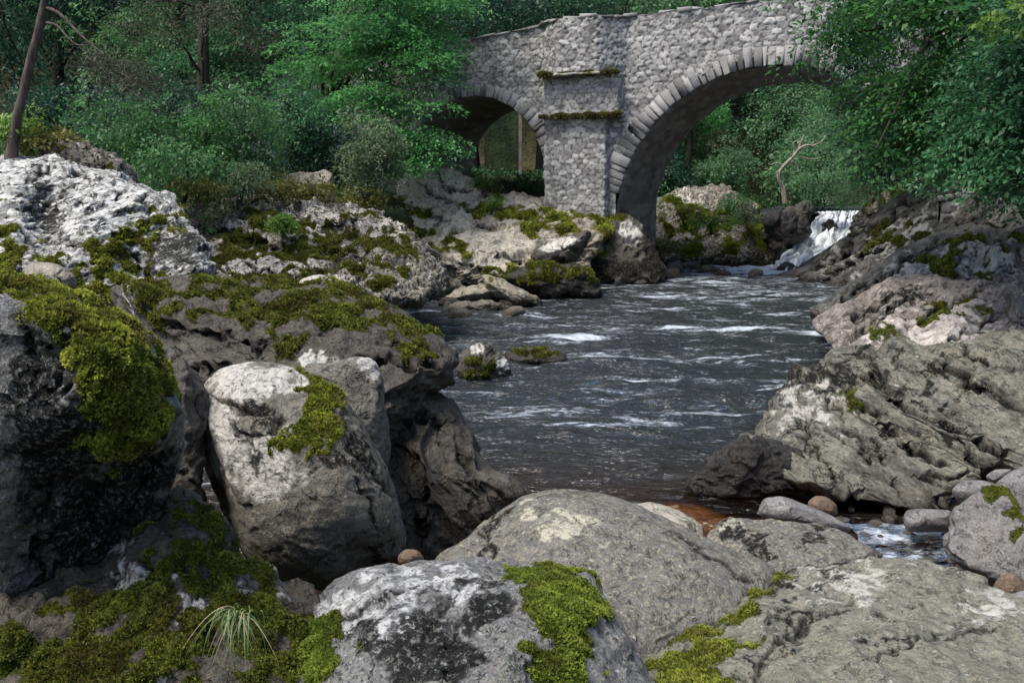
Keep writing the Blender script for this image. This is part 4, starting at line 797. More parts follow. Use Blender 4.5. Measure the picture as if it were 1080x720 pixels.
# pier in stages, refuge on top
pier = sheet('pier', [(-1.05, .0), (-1.03, -.22), (.62, -.22), (.70, 0)], -.2, 4.2, .03, .23, .13, 11, amp=.022, holes=False, stain=lambda s, z: .8 * sstep(2.4, 1.2, z))
def stage(name, s0, s1, pr, c0, z0, z1, cs=.23, cz=.125, seed=13, amp=.022, top=True, stain=None):
    o = sheet(name, [(s0, .0), (s0 + c0, -pr), (s1 - c0, -pr), (s1, 0)], z0, z1, .03, cs, cz, seed, amp, False, stain)
    return o
stage('buttress', -1.10, 1.0, .30, .06, 4.2, 5.2, seed=14)
stage('refuge_wall', -1.2, 1.05, .52, .62, 5.2, ztop, .235, .135, 17, .028)
def slabpart(name, pts, z0, z1, mat, jit=.02, seed=0):
    """a flat stone following a plan outline, rough edges"""
    P = np.asarray(pts, float); Pd = []
    for k in range(len(P)):
        a, c = P[k], P[(k + 1) % len(P)]; nseg = max(2, int(np.hypot(*(c - a)) / .12))
        Pd.append(a + (c - a) * np.linspace(0, 1, nseg, endpoint=False)[:, None])
    Pd = np.concatenate(Pd); n_ = len(Pd); cen = Pd.mean(0)
    rings = []
    for (f, z) in ((.3, z0), (.97, z0), (1.0, z0 + (z1 - z0) * .25), (1.0, z0 + (z1 - z0) * .8), (.97, z1), (.3, z1)):
        q = cen + (Pd - cen) * f if f > .5 else cen + (Pd - cen) * f
        rings.append(np.c_[q, np.full(n_, z)])
    G = np.concatenate(rings); G[:, :2] += jit * np.stack([fbm(G * 6, 2, seed), fbm(G * 6 + 9, 2, seed)], -1); G[:, 2] += jit * fbm(G * 5 + 3, 2, seed)
    V = bw(G[:, 0], G[:, 2], G[:, 1]); Q = grid_faces(6, n_, True)
    i = np.arange(n_)
    return mk(name, V, [Q, np.array([list(range(n_))[::-1]]), np.array([list(range(5 * n_, 6 * n_))])], mat, bridge, False, dict(tint=np.full(len(V), .55), mortar=0 * V[:, 0], stain=np.full(len(V), .9)), BO)
slabpart('string_course', [(-1.16, 0.02), (-1.12, -.36), (1.0, -.36), (1.04, .02)], 4.16, 4.22, BR, seed=3)
slabpart('string_course', [(-1.22, 0.02), (-.62, -.60), (.5, -.60), (1.08, .02)], 5.18, 5.24, BR, seed=4)
# arch rings of separate voussoirs, arch barrels
def ring(c, th0, th1, nst, seed):
    r = np.random.default_rng(seed); Vs = []; Qs = []; tn = []; o = 0
    ed = np.linspace(th0, th1, nst + 1) + np.r_[0, r.normal(0, .12, nst - 1), 0] * (th1 - th0) / nst
    for k in range(nst):
        a, e = ed[k], ed[k + 1]; g = .012 / c[2]
        a += g * .7; e -= g * .7; ri = c[2] + r.uniform(-.015, .015); ro = c[2] + c[3] * r.uniform(.88, 1.08); pj = -.015 - r.uniform(0, .03)
        bv = .018
        def arcpts(a, e, ri, ro, d):
            return [(c[0] - ri * math.cos(a), c[1] + ri * math.sin(a), d), (c[0] - ro * math.cos(a), c[1] + ro * math.sin(a), d),
                    (c[0] - ro * math.cos(e), c[1] + ro * math.sin(e), d), (c[0] - ri * math.cos(e), c[1] + ri * math.sin(e), d)]
        ba = bv / c[2]
        pts = arcpts(a, e, ri, ro, .45) + arcpts(a, e, ri, ro, pj + bv) + arcpts(a + ba, e - ba, ri + bv, ro - bv, pj)
        G = np.array(pts); G += r.normal(0, .011, G.shape); Vs.append(bw(G[:, 0], G[:, 1], G[:, 2]))
        q = [[8, 9, 10, 11]] + [[4 + i, 4 + (i + 1) % 4, 8 + (i + 1) % 4, 8 + i] for i in range(4)] + [[i, (i + 1) % 4, 4 + (i + 1) % 4, 4 + i] for i in range(4)]
        Qs.append(np.array(q) + o); o += 12; tn.append(np.full(12, r.random()))
    return mk('arch_ring', np.concatenate(Vs), np.concatenate(Qs), DR, bridge, False, dict(tint=np.concatenate(tn)), BO)
ring(LA, R(-8), R(188), 40, 1); ring(RA, R(12), R(170), 58, 2)
def barrel(c, seed):
    prof = [(c[0] - c[2], z) for z in np.arange(-.6, c[1], .05)] + [(c[0] - c[2] * math.cos(a), c[1] + c[2] * math.sin(a)) for a in np.linspace(0, pi, int(pi * c[2] / .05))] + [(c[0] + c[2], z) for z in np.arange(c[1] - .05, -.6, -.05)]
    prof = np.array(prof); L = np.r_[0, np.cumsum(np.hypot(*np.diff(prof, axis=0).T))]
    nv = len(prof); dd = np.linspace(.02, WID + .02, 90)
    tx = np.gradient(prof[:, 0]); tz = np.gradient(prof[:, 1]); nn = np.stack([tz, -tx], -1); nn /= np.linalg.norm(nn, axis=1)[:, None]
    UU, DD = np.repeat(L[:, None], 90, 1), np.repeat(dd[None], nv, 0)
    h, tint, mort = rubble(DD.ravel(), UU.ravel(), .55, .17, seed)
    off = (h - .6) * .035 + (tint - .5) * .03
    S = np.repeat(prof[:, 0][:, None], 90, 1).ravel() + np.repeat(nn[:, 0], 90) * off; Z = np.repeat(prof[:, 1][:, None], 90, 1).ravel() + np.repeat(nn[:, 1], 90) * off
    return mk('arch_barrel', bw(S, Z, DD.ravel()), grid_faces(nv, 90), SOF, bridge, True, dict(tint=tint, mortar=mort), BO)
barrel(LA, 21); barrel(RA, 22)
# coping stones along the parapet (front runs out over the refuge), rear coping, road deck
def coping(plan, seed, name='coping'):
    r = np.random.default_rng(seed); plan = np.asarray(plan, float); L = np.r_[0, np.cumsum(np.hypot(*np.diff(plan, axis=0).T))]
    u = 0; Vs = []; Qs = []; tn = []; o = 0
    while u < L[-1]:
        ln = r.uniform(.22, .5); a, e = u + .01, min(u + ln, L[-1]) - .01; u += ln
        pa = np.array([np.interp(a, L, plan[:, 0]), np.interp(a, L, plan[:, 1])]); pe = np.array([np.interp(e, L, plan[:, 0]), np.interp(e, L, plan[:, 1])])
        t_ = pe - pa; t_ /= np.hypot(*t_) + 1e-9; nr = np.array([t_[1], -t_[0]]); hh = r.uniform(.03, .10); wv = .20 + r.uniform(-.05, .03)
        zz = [ztop(pa[0]) - .02, ztop(pe[0]) - .02]
        G = []
        for f, hz_ in ((1, 0), (1.02, .6), (.86, 1)):
            for (pt, z_) in ((pa, zz[0]), (pe, zz[1])):
                for sd in (1, -1): 
                    qq = pt + nr * sd * wv * f; G.append((qq[0], z_ + hh * hz_, qq[1]))
        G = np.array(G) + r.normal(0, .016, (12, 3)); Vs.append(bw(G[:, 0], G[:, 1], G[:, 2]))
        cyc = [0, 2, 3, 1]; q = []
        for lv in (0, 1):
            for i in range(4): q.append([lv * 4 + cyc[i], lv * 4 + cyc[(i + 1) % 4], lv * 4 + 4 + cyc[(i + 1) % 4], lv * 4 + 4 + cyc[i]])
        q.append([8, 10, 11, 9]); q.append([0, 1, 3, 2]); Qs.append(np.array(q) + o); o += 12; tn.append(np.full(12, r.uniform(0, .7)))
    return mk(name, np.concatenate(Vs), np.concatenate(Qs), DR, bridge, False, dict(tint=np.concatenate(tn)), BO)
coping([(-14, .16), (-1.2, .16), (-.58, -.34), (.43, -.34), (1.05, .18), (14, .18)], 5)
coping([(-14, WID - .18), (14, WID - .18)], 6)
sg = np.linspace(-14, 14, 60)
dk = np.concatenate([bw(sg, ztop(sg) - 1.0, 0 * sg + .02), bw(sg, ztop(sg) - 1.0, 0 * sg + WID - .02)])
b = NB('road_surface'); mk('road_deck', dk, grid_faces(2, 60), b.done(b.bsdf((.06, .06, .06), .9)), bridge, True, None, BO)
for dpl in (.40, WID - .40):
    pk = np.concatenate([bw(sg, ztop(sg) - 1.0, 0 * sg + dpl), bw(sg, ztop(sg), 0 * sg + dpl)])
    mk('parapet_inner_face', pk, grid_faces(2, 60), BR, bridge, True, dict(tint=np.full(120, .5), mortar=np.zeros(120), stain=np.zeros(120)), BO)
# ledge weeds on the two string courses
def ledge_moss(name, s0, s1, dpt, z, n, seed):
    r = np.random.default_rng(seed); s = r.uniform(s0, s1, n); cl = pn(np.stack([s * 3, 0 * s, 0 * s + seed], -1)); keep = cl > -.25; s = s[keep]; cl = cl[keep]
    n = len(s); base = bw(s, z + 0 * s, dpt + r.uniform(-.05, .12, n)); K = 5
    d = r.normal(size=(n, K, 3)) * .7 + np.array([0, -.3, .6]); d /= np.linalg.norm(d, axis=2)[..., None]
    L = (r.uniform(.04, .12, n) * (.8 + cl))[:, None, None]; sd = np.cross(d, r.normal(size=(n, K, 3))); sd /= np.linalg.norm(sd, axis=2)[..., None]
    B0 = base[:, None] + 0 * d; tip = B0 + d * L; md = B0 + d * L * .5
    V = np.stack([B0, md + sd * L * .22, tip, md - sd * L * .22], 2).reshape(-1, 3)
    return mk(name, V, np.arange(len(V)).reshape(-1, 4), MOSS_L, bridge, False, dict(tint=np.repeat(r.random(n), K * 4)), BO)
MOSS_L = mossmat('ledge_weed', (.07, .075, .02), (.22, .21, .08), (.06, .045, .02))
ledge_moss('ledge_moss', -1.12, 1.0, -.36, 4.2, 2600, 2); ledge_moss('ledge_moss', -1.1, 1.0, -.5, 5.22, 2200, 3)
# mossy wall standing behind the small arch
wl = empty('mossy_wall', at(530, 190, 35.0)); tag(wl, 'tall dark mossy wall standing behind the smaller arch', 'wall')
def boxgrid(x0, x1, y0, y1, z0, z1, st):
    parts = []
    def face(o, a, b_):
        na = max(2, int(np.linalg.norm(a) / st) + 1); nb = max(2, int(np.linalg.norm(b_) / st) + 1)
        U, W = np.meshgrid(np.linspace(0, 1, na), np.linspace(0, 1, nb)); P = np.array(o) + U.ravel()[:, None] * np.array(a) + W.ravel()[:, None] * np.array(b_)
        parts.append((P, grid_faces(nb, na)))
    dx, dy, dz = x1 - x0, y1 - y0, z1 - z0
    face((x0, y0, z0), (dx, 0, 0), (0, 0, dz)); face((x1, y0, z0), (0, dy, 0), (0, 0, dz)); face((x1, y1, z0), (-dx, 0, 0), (0, 0, dz)); face((x0, y1, z0), (0, -dy, 0), (0, 0, dz)); face((x0, y0, z1), (dx, 0, 0), (0, dy, 0))
    return join(parts)
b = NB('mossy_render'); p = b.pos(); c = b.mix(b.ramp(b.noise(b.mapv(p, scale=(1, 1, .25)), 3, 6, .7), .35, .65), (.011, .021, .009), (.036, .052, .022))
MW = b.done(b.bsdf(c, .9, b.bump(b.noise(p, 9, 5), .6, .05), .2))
pa = at(511, 190, 35.0); pb = at(547, 190, 35.0)
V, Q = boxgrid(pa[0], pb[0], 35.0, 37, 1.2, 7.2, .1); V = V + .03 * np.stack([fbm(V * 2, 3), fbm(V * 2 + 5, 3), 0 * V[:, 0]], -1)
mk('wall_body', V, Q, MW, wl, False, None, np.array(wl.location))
pc = at(547, 190, 34.9); pd = at(550, 190, 34.9)
V, Q = boxgrid(pc[0], pd[0], 34.8, 34.99, 1.2, 7.0, .1); V = V + .02 * np.stack([fbm(V * 3, 3), fbm(V * 3 + 5, 3), 0 * V[:, 0]], -1)
mk('corner_stones', V, Q, SOF, wl, False, dict(tint=np.full(len(V), 0.0), mortar=np.zeros(len(V))), np.array(wl.location))
# ------------------------------------------------------------------ foliage
def sprays(C, Rr, m, leaf, r, up=.75, droop=.35, out=None, flat=.12, narrow=.5, tilt=.45):
    """flat leafy sprays: C centres, Rr radii, m leaves on each"""
    n = len(C); nd = r.normal(size=(n, 3)) * tilt + np.array([0, 0, 1.0]) * up
    if out is not None: nd = nd + out * tilt * 1.1
    nd /= np.linalg.norm(nd, axis=1)[:, None]
    a = np.cross(nd, r.normal(size=(n, 3))); a /= np.linalg.norm(a, axis=1)[:, None]; b_ = np.cross(nd, a)
    q = np.sqrt(r.random((n, m))); th = r.random((n, m)) * 2 * pi
    rad = a[:, None] * np.cos(th)[..., None] + b_[:, None] * np.sin(th)[..., None]
    P = C[:, None] + rad * (q * Rr[:, None])[..., None] + nd[:, None] * (r.normal(size=(n, m)) * flat * Rr[:, None])[..., None]
    P[..., 2] -= droop * Rr[:, None] * q ** 2
    d = rad * .8 + r.normal(size=(n, m, 3)) * .55; d[..., 2] -= .25; d /= np.linalg.norm(d, axis=2)[..., None]
    nl = nd[:, None] + r.normal(size=(n, m, 3)) * .38
    s = np.cross(d, nl); s /= np.linalg.norm(s, axis=2)[..., None] + 1e-9
    nl = np.cross(s, d)
    L = leaf * r.uniform(.75, 1.3, n)[:, None, None] * r.uniform(.5, 1.35, (n, m))[..., None]
    md = P + d * L * .45 + nl * L * .06
    V = np.stack([P, md + s * L * narrow * .5, P + d * L, md - s * L * narrow * .5], 2).reshape(-1, 3)
    tint = np.clip(r.normal(.42, .26, n)[:, None] + r.normal(0, .15, (n, m)) + .25 * (q - .5), 0, 1)
    return V, np.repeat(tint.ravel(), 4)

def blobpts(blobs, n, r, shell=.55, hole=.0):
    vol = np.array([bl[3] * bl[4] * bl[5] for bl in blobs]) ** .75; k = r.choice(len(blobs), n, p=vol / vol.sum())
    B_ = np.array(blobs, float)[k]; d = r.normal(size=(n, 3)); d /= np.linalg.norm(d, axis=1)[:, None]
    rr = np.where(r.random(n) < shell, np.where(r.random(n) < .3, r.uniform(1.0, 1.3, n), r.uniform(.72, 1.05, n)), r.random(n) ** (1 / 3))
    rr = rr * (1 + .45 * fbm(d * 1.7 + B_[:, :3] * .3, 3, 55))
    P = B_[:, :3] + d * rr[:, None] * B_[:, 3:6]
    g = fbm(P * .55, 3, 77)
    return P[g > hole - .35], d[g > hole - .35]

BARK = barkmat('bark_dark', (.022, .018, .015), (.06, .05, .04), (.03, .04, .012))
BARK2 = barkmat('bark_pine', (.038, .030, .027), (.10, .08, .07))
DEADW = barkmat('dead_wood', (.15, .125, .11), (.36, .31, .28))
LF = dict(
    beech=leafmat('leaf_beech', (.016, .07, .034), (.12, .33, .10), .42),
    dark=leafmat('leaf_dark', (.007, .028, .018), (.030, .092, .050), .26),  # leaf colour darkened to hold the shade inside the wood
    shade=leafmat('leaf_shade', (.010, .042, .022), (.062, .18, .072), .34),  # darker leaf copy for shaded crowns, shade put into the colour
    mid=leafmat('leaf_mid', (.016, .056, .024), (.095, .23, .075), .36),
    pale=leafmat('leaf_pale', (.05, .085, .045), (.14, .20, .10), .3, .7),
    bright=leafmat('leaf_bright', (.05, .11, .02), (.16, .28, .045), .42),
    right=leafmat('leaf_right', (.008, .034, .016), (.065, .19, .045), .38),
    far=leafmat('leaf_far', (.025, .07, .04), (.125, .26, .11), .38),
    dry=leafmat('twig_brown', (.042, .045, .032), (.115, .12, .08), .1, .9),
    olive=leafmat('leaf_olive', (.05, .06, .012), (.16, .16, .03), .3))

def limb_mesh(base, top, rad, tips, r, seg=9, wig=.05):
    base = np.array(base, float); top = np.array(top, float); n_ = 14; f = np.linspace(0, 1, n_)
    P = base + (top - base) * f[:, None]; P[:, :2] += np.cumsum(r.normal(0, wig, (n_, 2)), 0) * f[:, None]
    parts = [tube(P, rad * (1 - .75 * f) * (1 + .5 * np.exp(-f * 18)), seg, .3)]
    for tp in tips:
        k = int(r.integers(n_ // 4, n_ - 1)); s0 = P[k]; g = np.linspace(0, 1, 8)[:, None]
        mid = (s0 + tp) / 2 + np.array([0, 0, .12 * np.linalg.norm(tp - s0)])
        Q = (1 - g) ** 2 * s0 + 2 * g * (1 - g) * mid + g ** 2 * tp; Q = Q + r.normal(0, .02, Q.shape) * np.linalg.norm(tp - s0) * .5
        parts.append(tube(Q, np.linspace(rad * .32 * (1 - .5 * k / n_), rad * .05, 8), 6))
    return join(parts)

def tree(label, base, top, rad, blobs, nsp, m, leaf, srad, mat, seed, cat='tree', name='tree', group=None, up=.75, droop=.35, bark=None, ntips=10, hole=0.0, flat=.12, narrow=.5, shell=.55, crown='crown', stem='trunk', tilt=.45):
    r = np.random.default_rng(seed); o = empty(name, base); tag(o, label, cat, group)
    C, d = blobpts(blobs, nsp, r, shell, hole)
    tips = C[r.choice(len(C), min(ntips, len(C)), replace=False)]
    V, Q = limb_mesh(base, top, rad, tips, r); mk(stem, V, Q, bark or BARK, o, True, None, np.array(base, float))
    V, t = sprays(C, srad * r.uniform(.6, 1.25, len(C)), m, leaf, r, up, droop, d, flat, narrow, tilt)
    # lighter and darker clump by clump, by noise
    cl = fbm(V[::4] * .8, 3, seed); t = np.clip(t + np.repeat(cl, 4) * .35, 0, 1)
    mk(crown, V, np.arange(len(V)).reshape(-1, 4), mat, o, False, dict(tint=t), np.array(base, float))
    return o

def blob(px, py, Y, rx, ry, rz=None):
    """ellipsoid centred where the pixel ray meets distance Y; radii given in pixels at that distance (rz = depth in metres)"""
    c = at(px, py, Y); k = Y / F; return (c[0], c[1], c[2], rx * k, rz if rz else max(rx, ry) * k, ry * k)
def gnd(px, Y):
    X = float(at(px, 190, Y)[0]); return (X, Y, float(ground_z(np.array([X]), np.array([Y]))[0]) - .1)

def bush(label, px, py, Y, rx, ry, mat, seed, n=70, m=60, leaf=.07, srad=.35, group='shrubs on the left bank', cat='shrub', name='shrub', rz=None, **kw):
    bl = [blob(px, py, Y, rx, ry, rz), blob(px - rx * .4, py + ry * .3, Y, rx * .6, ry * .7, rz), blob(px + rx * .45, py + ry * .25, Y + .2, rx * .55, ry * .75, rz)]
    base = gnd(px, Y); base = (base[0], base[1], max(base[2] - .1, bl[0][2] - bl[0][5] - .25))
    top = (bl[0][0], bl[0][1], bl[0][2] + bl[0][5] * .4)
    return tree(label, base, top, .05, bl, n, m, leaf, srad, mat, seed, cat, name, group, ntips=14, crown='foliage', stem='stem', **kw)

# --- left wood
GRP = 'trees of the left wood'
# leaning pine at the left edge
r = np.random.default_rng(5)
pp = np.array([at(x, y, 14.0) for x, y in [(10, 178), (14, 150), (20, 118), (28, 82), (36, 50), (43, 22), (49, -10), (54, -60), (58, -130), (60, -220)]])
pine = empty('pine_tree', pp[0]); tag(pine, 'slender leaning pine trunk with bare side branches at the left edge', 'tree')
V, Q = tube(spline(pp, 40, False), np.linspace(.070, .040, 40) * (1 + .5 * np.exp(-np.linspace(0, 14, 40))), 10, .25)
mk('trunk', V, Q, BARK2, pine, True, None, pp[0])
for pts, r0 in (([(48, 8), (62, 14), (78, 30), (95, 46), (108, 56), (120, 64)], .03), ([(49, 24), (60, 27), (70, 38), (80, 47), (92, 48)], .02), ([(96, 44), (100, 52), (103, 60)], .014)):
    q = np.array([at(x, y, 14 - k * .12) for k, (x, y) in enumerate(pts)])
    V, Q = tube(spline(q, 24, False), np.linspace(r0, .008, 24), 7, .3); mk('branch', V, Q, BARK2, pine, True, None, pp[0])
C, d = blobpts([blob(128, 72, 13.5, 30, 12, .3), blob(105, 62, 13.4, 14, 8, .2), blob(150, 88, 13.4, 18, 8, .3)], 90, r)
V, t = sprays(C, np.full(len(C), .16), 26, .10, r, .4, .3, None, .4, .10); mk('twigs', V, np.arange(len(V)).reshape(-1, 4), LF['dry'], pine, False, dict(tint=t), pp[0])
C, d = blobpts([blob(60, -200, 14, 90, 60, 1.2), blob(20, -150, 14, 60, 30, .8), blob(110, -140, 14, 60, 26, .8)], 160, r)
V, t = sprays(C, np.full(len(C), .35), 60, .12, r, .5, .2, None, .3, .12); mk('crown', V, np.arange(len(V)).reshape(-1, 4), LF['dark'], pine, False, dict(tint=t), pp[0])

tree('beech with layered fans of bright green leaves reaching over the left end of the bridge', gnd(330, 26), at(370, -60, 25.5), .28,
     [blob(400, 30, 23.5, 60, 24), blob(440, 58, 23.2, 34, 14, .7), blob(420, 92, 22.8, 40, 13, .8), blob(430, 140, 22.6, 44, 15, .8), blob(340, 60, 24, 60, 40, 1.4), blob(420, -30, 24, 80, 40), blob(455, 30, 23.4, 22, 12, .5), blob(380, 110, 23, 40, 20, 1), blob(410, 165, 22.8, 46, 10, .7), blob(452, 72, 22.8, 22, 10, .6), blob(446, 108, 22.6, 24, 10, .6), blob(458, 150, 22.4, 20, 8, .6), blob(445, 172, 22.4, 24, 10, .6)],
     215, 250, .10, 1.0, LF['beech'], 11, 'tree', 'beech_tree', GRP, up=1.6, droop=.34, ntips=26, flat=.03, shell=.25, tilt=.22)
tree('dark beech with drooping fans left of the bright one', gnd(290, 29), at(270, -90, 29), .3,
     [blob(270, 30, 28, 70, 50, 2), blob(300, 90, 27.5, 44, 30, 1.6), blob(230, 70, 28, 50, 40, 1.8), blob(330, 110, 26.5, 30, 16, 1), blob(260, -50, 29, 90, 50, 3)], 200, 190, .11, 1.05, LF['shade'], 12, 'tree', 'beech_tree', GRP, up=1.5, droop=.4, flat=.035, tilt=.25)
tree('dull brown green conifer with ragged twiggy ends above the shrubs', gnd(215, 24), at(215, -120, 24), .22,
     [blob(190, 10, 23, 50, 18, 1), blob(240, 25, 22.6, 44, 22, 1), blob(268, 45, 22.4, 20, 16, .8), blob(160, 30, 23, 40, 12, .8), blob(210, -60, 24, 70, 40)], 200, 60, .10, .45, LF['dry'], 13, 'tree', 'conifer_tree', GRP, up=.3, flat=.3, narrow=.14)
tree('dark tree with yellow green sunlit patches behind the ragged conifer', gnd(190, 30), at(190, -140, 30), .3,
     [blob(180, 50, 29, 46, 40, 2), blob(225, 50, 28.5, 30, 24, 1.2), blob(140, 20, 29, 50, 50, 2), blob(185, -60, 30, 90, 60, 3)], 260, 70, .11, .6, LF['mid'], 14, 'tree', 'broadleaf_tree', GRP)
for k, (px, Y, sd, lab) in enumerate([(95, 33, 21, 'dark trunked tree behind the leaning pine'), (60, 36, 22, 'thin dark tree deep in the wood left of the ragged conifer'), (-30, 31, 23, 'dark tree cut off by the left edge of the photo'), (130, 38, 24, 'tall shaded tree behind the shrubs on the left'), (380, 36, 25, 'tall shaded tree behind the bright beech'), (250, 40, 26, 'tall dark tree in the middle of the left wood')]):
    tree(lab, gnd(px, Y), at(px + 10, -220, Y), .26, [blob(px, 20, Y, 60, 40, 2.5), blob(px - 30, -40, Y, 70, 50, 3), blob(px + 40, -30, Y, 70, 50, 3), blob(px + 10, 70, Y + 1, 60, 26, 2.0)] , 230, 60, .14, .8, LF['dark'], sd, 'tree', 'broadleaf_tree', GRP, hole=.05)
# shrubs on the left bank
for a in [('pale feathery grey green shrub standing over the mossy mound', 388, 158, 19.5, 34, 42, LF['pale'], 31, 130, 70, .07, .28),
          ('leafy grey green shrub below the leaning pine', 118, 142, 17, 44, 44, LF['mid'], 32, 130, 60, .075, .35),
          ('fresh green shrub in the middle of the left bank', 205, 138, 18, 44, 34, LF['right'], 33, 90, 60, .08, .35),
          ('dark glossy shrub beneath the fresh green one', 190, 178, 16.5, 50, 30, LF['mid'], 34, 120, 60, .07, .33),
          ('tall dull green shrub left of the dead brown bush', 258, 142, 18.5, 40, 50, LF['mid'], 35, 150, 60, .07, .35),
          ('low grey shrub at the foot of the tall dull green shrub', 252, 186, 16.8, 30, 16, LF['pale'], 36, 60, 60, .05, .25),
          ('dull dark shrub between the tall shrub and the beech', 312, 122, 20, 26, 30, LF['shade'], 37, 90, 60, .07, .3),
          ('dark shrub under the beech beside the half buried block', 340, 158, 20.5, 40, 30, LF['dark'], 38, 110, 60, .08, .35),
          ('small yellowish shrub beside the half buried block', 292, 196, 17.4, 20, 10, LF['olive'], 39, 40, 50, .05, .2),
          ('bright low plant at the foot of the leaning pine', 12, 132, 14.4, 26, 18, LF['bright'], 40, 40, 50, .07, .25),
          ('grassy weeds on the bank left of the small crag', 50, 146, 14.6, 30, 10, LF['olive'], 41, 40, 50, .08, .2),
          ('dark shrub filling the shade behind the leaning pine', 60, 118, 20, 50, 26, LF['dark'], 42, 120, 60, .08, .4),
          ('dark shrub closing the wood behind the fresh green one', 160, 112, 22, 60, 30, LF['dark'], 43, 140, 60, .08, .4)]:
    bush(*a)
tree('bushy tree hanging low behind the left haunch of the bridge', gnd(440, 27.5), at(445, 120, 27.5), .1, [blob(440, 160, 26.2, 30, 24, .8), blob(418, 178, 25.6, 24, 14, .6)], 110, 70, .09, .4, LF['beech'], 44, 'tree', 'small_tree', GRP, up=1., flat=.06)
# plants on the bank below the bridge
for k, (px, py, Y, rx, ry, mt, lab) in enumerate([(510, 196, 24.2, 12, 10, 'bright', 'bright green plant between the pale peak and the small arch'), (518, 212, 23.6, 9, 8, 'bright', 'small bright plant on the pale slab'), (556, 190, 27.5, 18, 9, 'mid', 'weeds growing in the opening of the small arch'), (380, 206, 19, 26, 10, 'olive', 'yellowish weeds below the pale feathery shrub'), (208, 196, 16, 26, 9, 'olive', 'yellow green weeds above the mossy mound'), (330, 200, 17.8, 22, 9, 'olive', 'olive weeds in front of the half buried block'), (298, 232, 15.4, 10, 5, 'bright', 'small pale green tuft on the mossy mound'), (410, 226, 20.5, 14, 8, 'pale', 'grey green tuft beside the pale peak'), (495, 186, 25, 14, 6, 'mid', 'low weeds behind the pale peak')]):
    bush(lab, px, py, Y, rx, ry, LF[mt], 60 + k, 36, 40, .055, .16, 'weeds on the left bank', 'plant', 'weed_plant')
# --- beyond the bridge
GB_ = 'trees beyond the bridge'
for k, (px, py, Y, rx, ry, mt, lab) in enumerate([(500, 20, 38, 60, 40, 'dark', 'dark tree showing above the left parapet'), (570, 6, 40, 60, 36, 'dark', 'dark green tree behind the small arch end of the parapet'), (650, -20, 44, 60, 34, 'far', 'green tree rising behind the bridge refuge'), (740, -14, 42, 60, 26, 'far', 'sunlit tree behind the middle of the parapet'), (820, -30, 44, 70, 40, 'mid', 'tree behind the right part of the parapet'),
        (700, 130, 40, 40, 50, 'mid', 'green tree close behind the left side of the large arch'), (725, 108, 37, 30, 14, 'beech', 'tree with a bright leafy branch under the large arch'), (780, 140, 50, 40, 50, 'dark', 'dark tree deep in the view through the large arch'), (835, 120, 42, 44, 36, 'far', 'pale green tree in the upper view through the large arch'), (860, 165, 36, 40, 40, 'far', 'light green tree at the right of the view through the large arch'), (690, 180, 36, 26, 26, 'dark', 'shaded tree at the left foot of the large arch')]):
    bl = [blob(px, py, Y, rx, ry, 2.2), blob(px - rx * .5, py + ry * .4, Y, rx * .7, ry * .7, 1.8), blob(px + rx * .5, py + ry * .3, Y + .5, rx * .7, ry * .7, 1.8), blob(px, py - ry * .6, Y + 1, rx * .8, ry * .6, 2)]
    tree(lab, gnd(px, Y), at(px, py - ry * .5, Y), .2, bl, 210, 60, .13, .75, LF[mt], 80 + k, 'tree', 'broadleaf_tree', GB_, up=.9, droop=.45)
bush('light green rounded shrub in front of the dark tree through the large arch', 775, 172, 34, 26, 24, LF['far'], 101, 90, 60, .09, .4, 'shrubs beyond the bridge')
bush('fresh green shrub on the bank below the light tree, near the dead branch', 870, 190, 30, 30, 24, LF['far'], 102, 90, 60, .08, .35, 'shrubs beyond the bridge')
bush('pale grassy shrub above the rim of the right bank', 920, 196, 27.5, 30, 16, LF['pale'], 103, 80, 60, .10, .3, 'shrubs beyond the bridge', narrow=.2)
bush('small light shrub left of the dead branch', 748, 180, 35, 14, 10, LF['far'], 104, 40, 50, .09, .3, 'shrubs beyond the bridge')
for k, (px, py, Y, rx, ry, mt, lab) in enumerate([(752, 232, 28.2, 26, 6, 'bright', 'bright green ferns on the ragged rock under the large arch'), (726, 226, 28.6, 16, 8, 'olive', 'olive weeds on the ragged rock under the large arch'), (790, 222, 29, 14, 10, 'pale', 'pale feathery weeds right of the bright ferns'), (775, 212, 30, 16, 8, 'mid', 'green weeds behind the bright ferns'), (674, 236, 29, 14, 12, 'mid', 'dark green weeds at the left end of the ragged rock beneath the large arch'), (700, 258, 28, 16, 7, 'olive', 'olive weeds low on the ragged rock near the water')]):
    bush(lab, px, py, Y, rx, ry, LF[mt], 110 + k, 40, 40, .07, .2, 'weeds on the ragged rock', 'plant', 'weed_plant')
# bleached dead tree
dp_ = at(826, 216, 31); dead = empty('dead_tree', dp_); tag(dead, 'bare bleached dead tree leaning beside the waterfall', 'dead tree')
for k, (nm_, pts, r0, r1) in enumerate([('trunk', [(828, 214), (826, 200), (821, 186), (826, 176), (836, 166), (842, 158), (850, 153), (858, 154)], .09, .025), ('branch', [(843, 158), (845, 150), (848, 143)], .06, .02), ('branch', [(836, 167), (838, 158), (836, 152), (841, 148)], .04, .015), ('branch', [(828, 176), (820, 172), (812, 174)], .04, .012), ('branch', [(845, 166), (856, 168), (866, 166)], .035, .01), ('branch', [(832, 170), (840, 174), (842, 180), (836, 182)], .03, .01), ('branch', [(856, 154), (866, 150), (872, 142)], .03, .008)]):
    q = np.array([at(x, y, 31 - .03 * i) for i, (x, y) in enumerate(pts)]); V, Q = tube(spline(q, 24, False), np.linspace(r0, r1, 24), 7, .3); mk(nm_, V, Q, DEADW, dead, True, None, dp_)
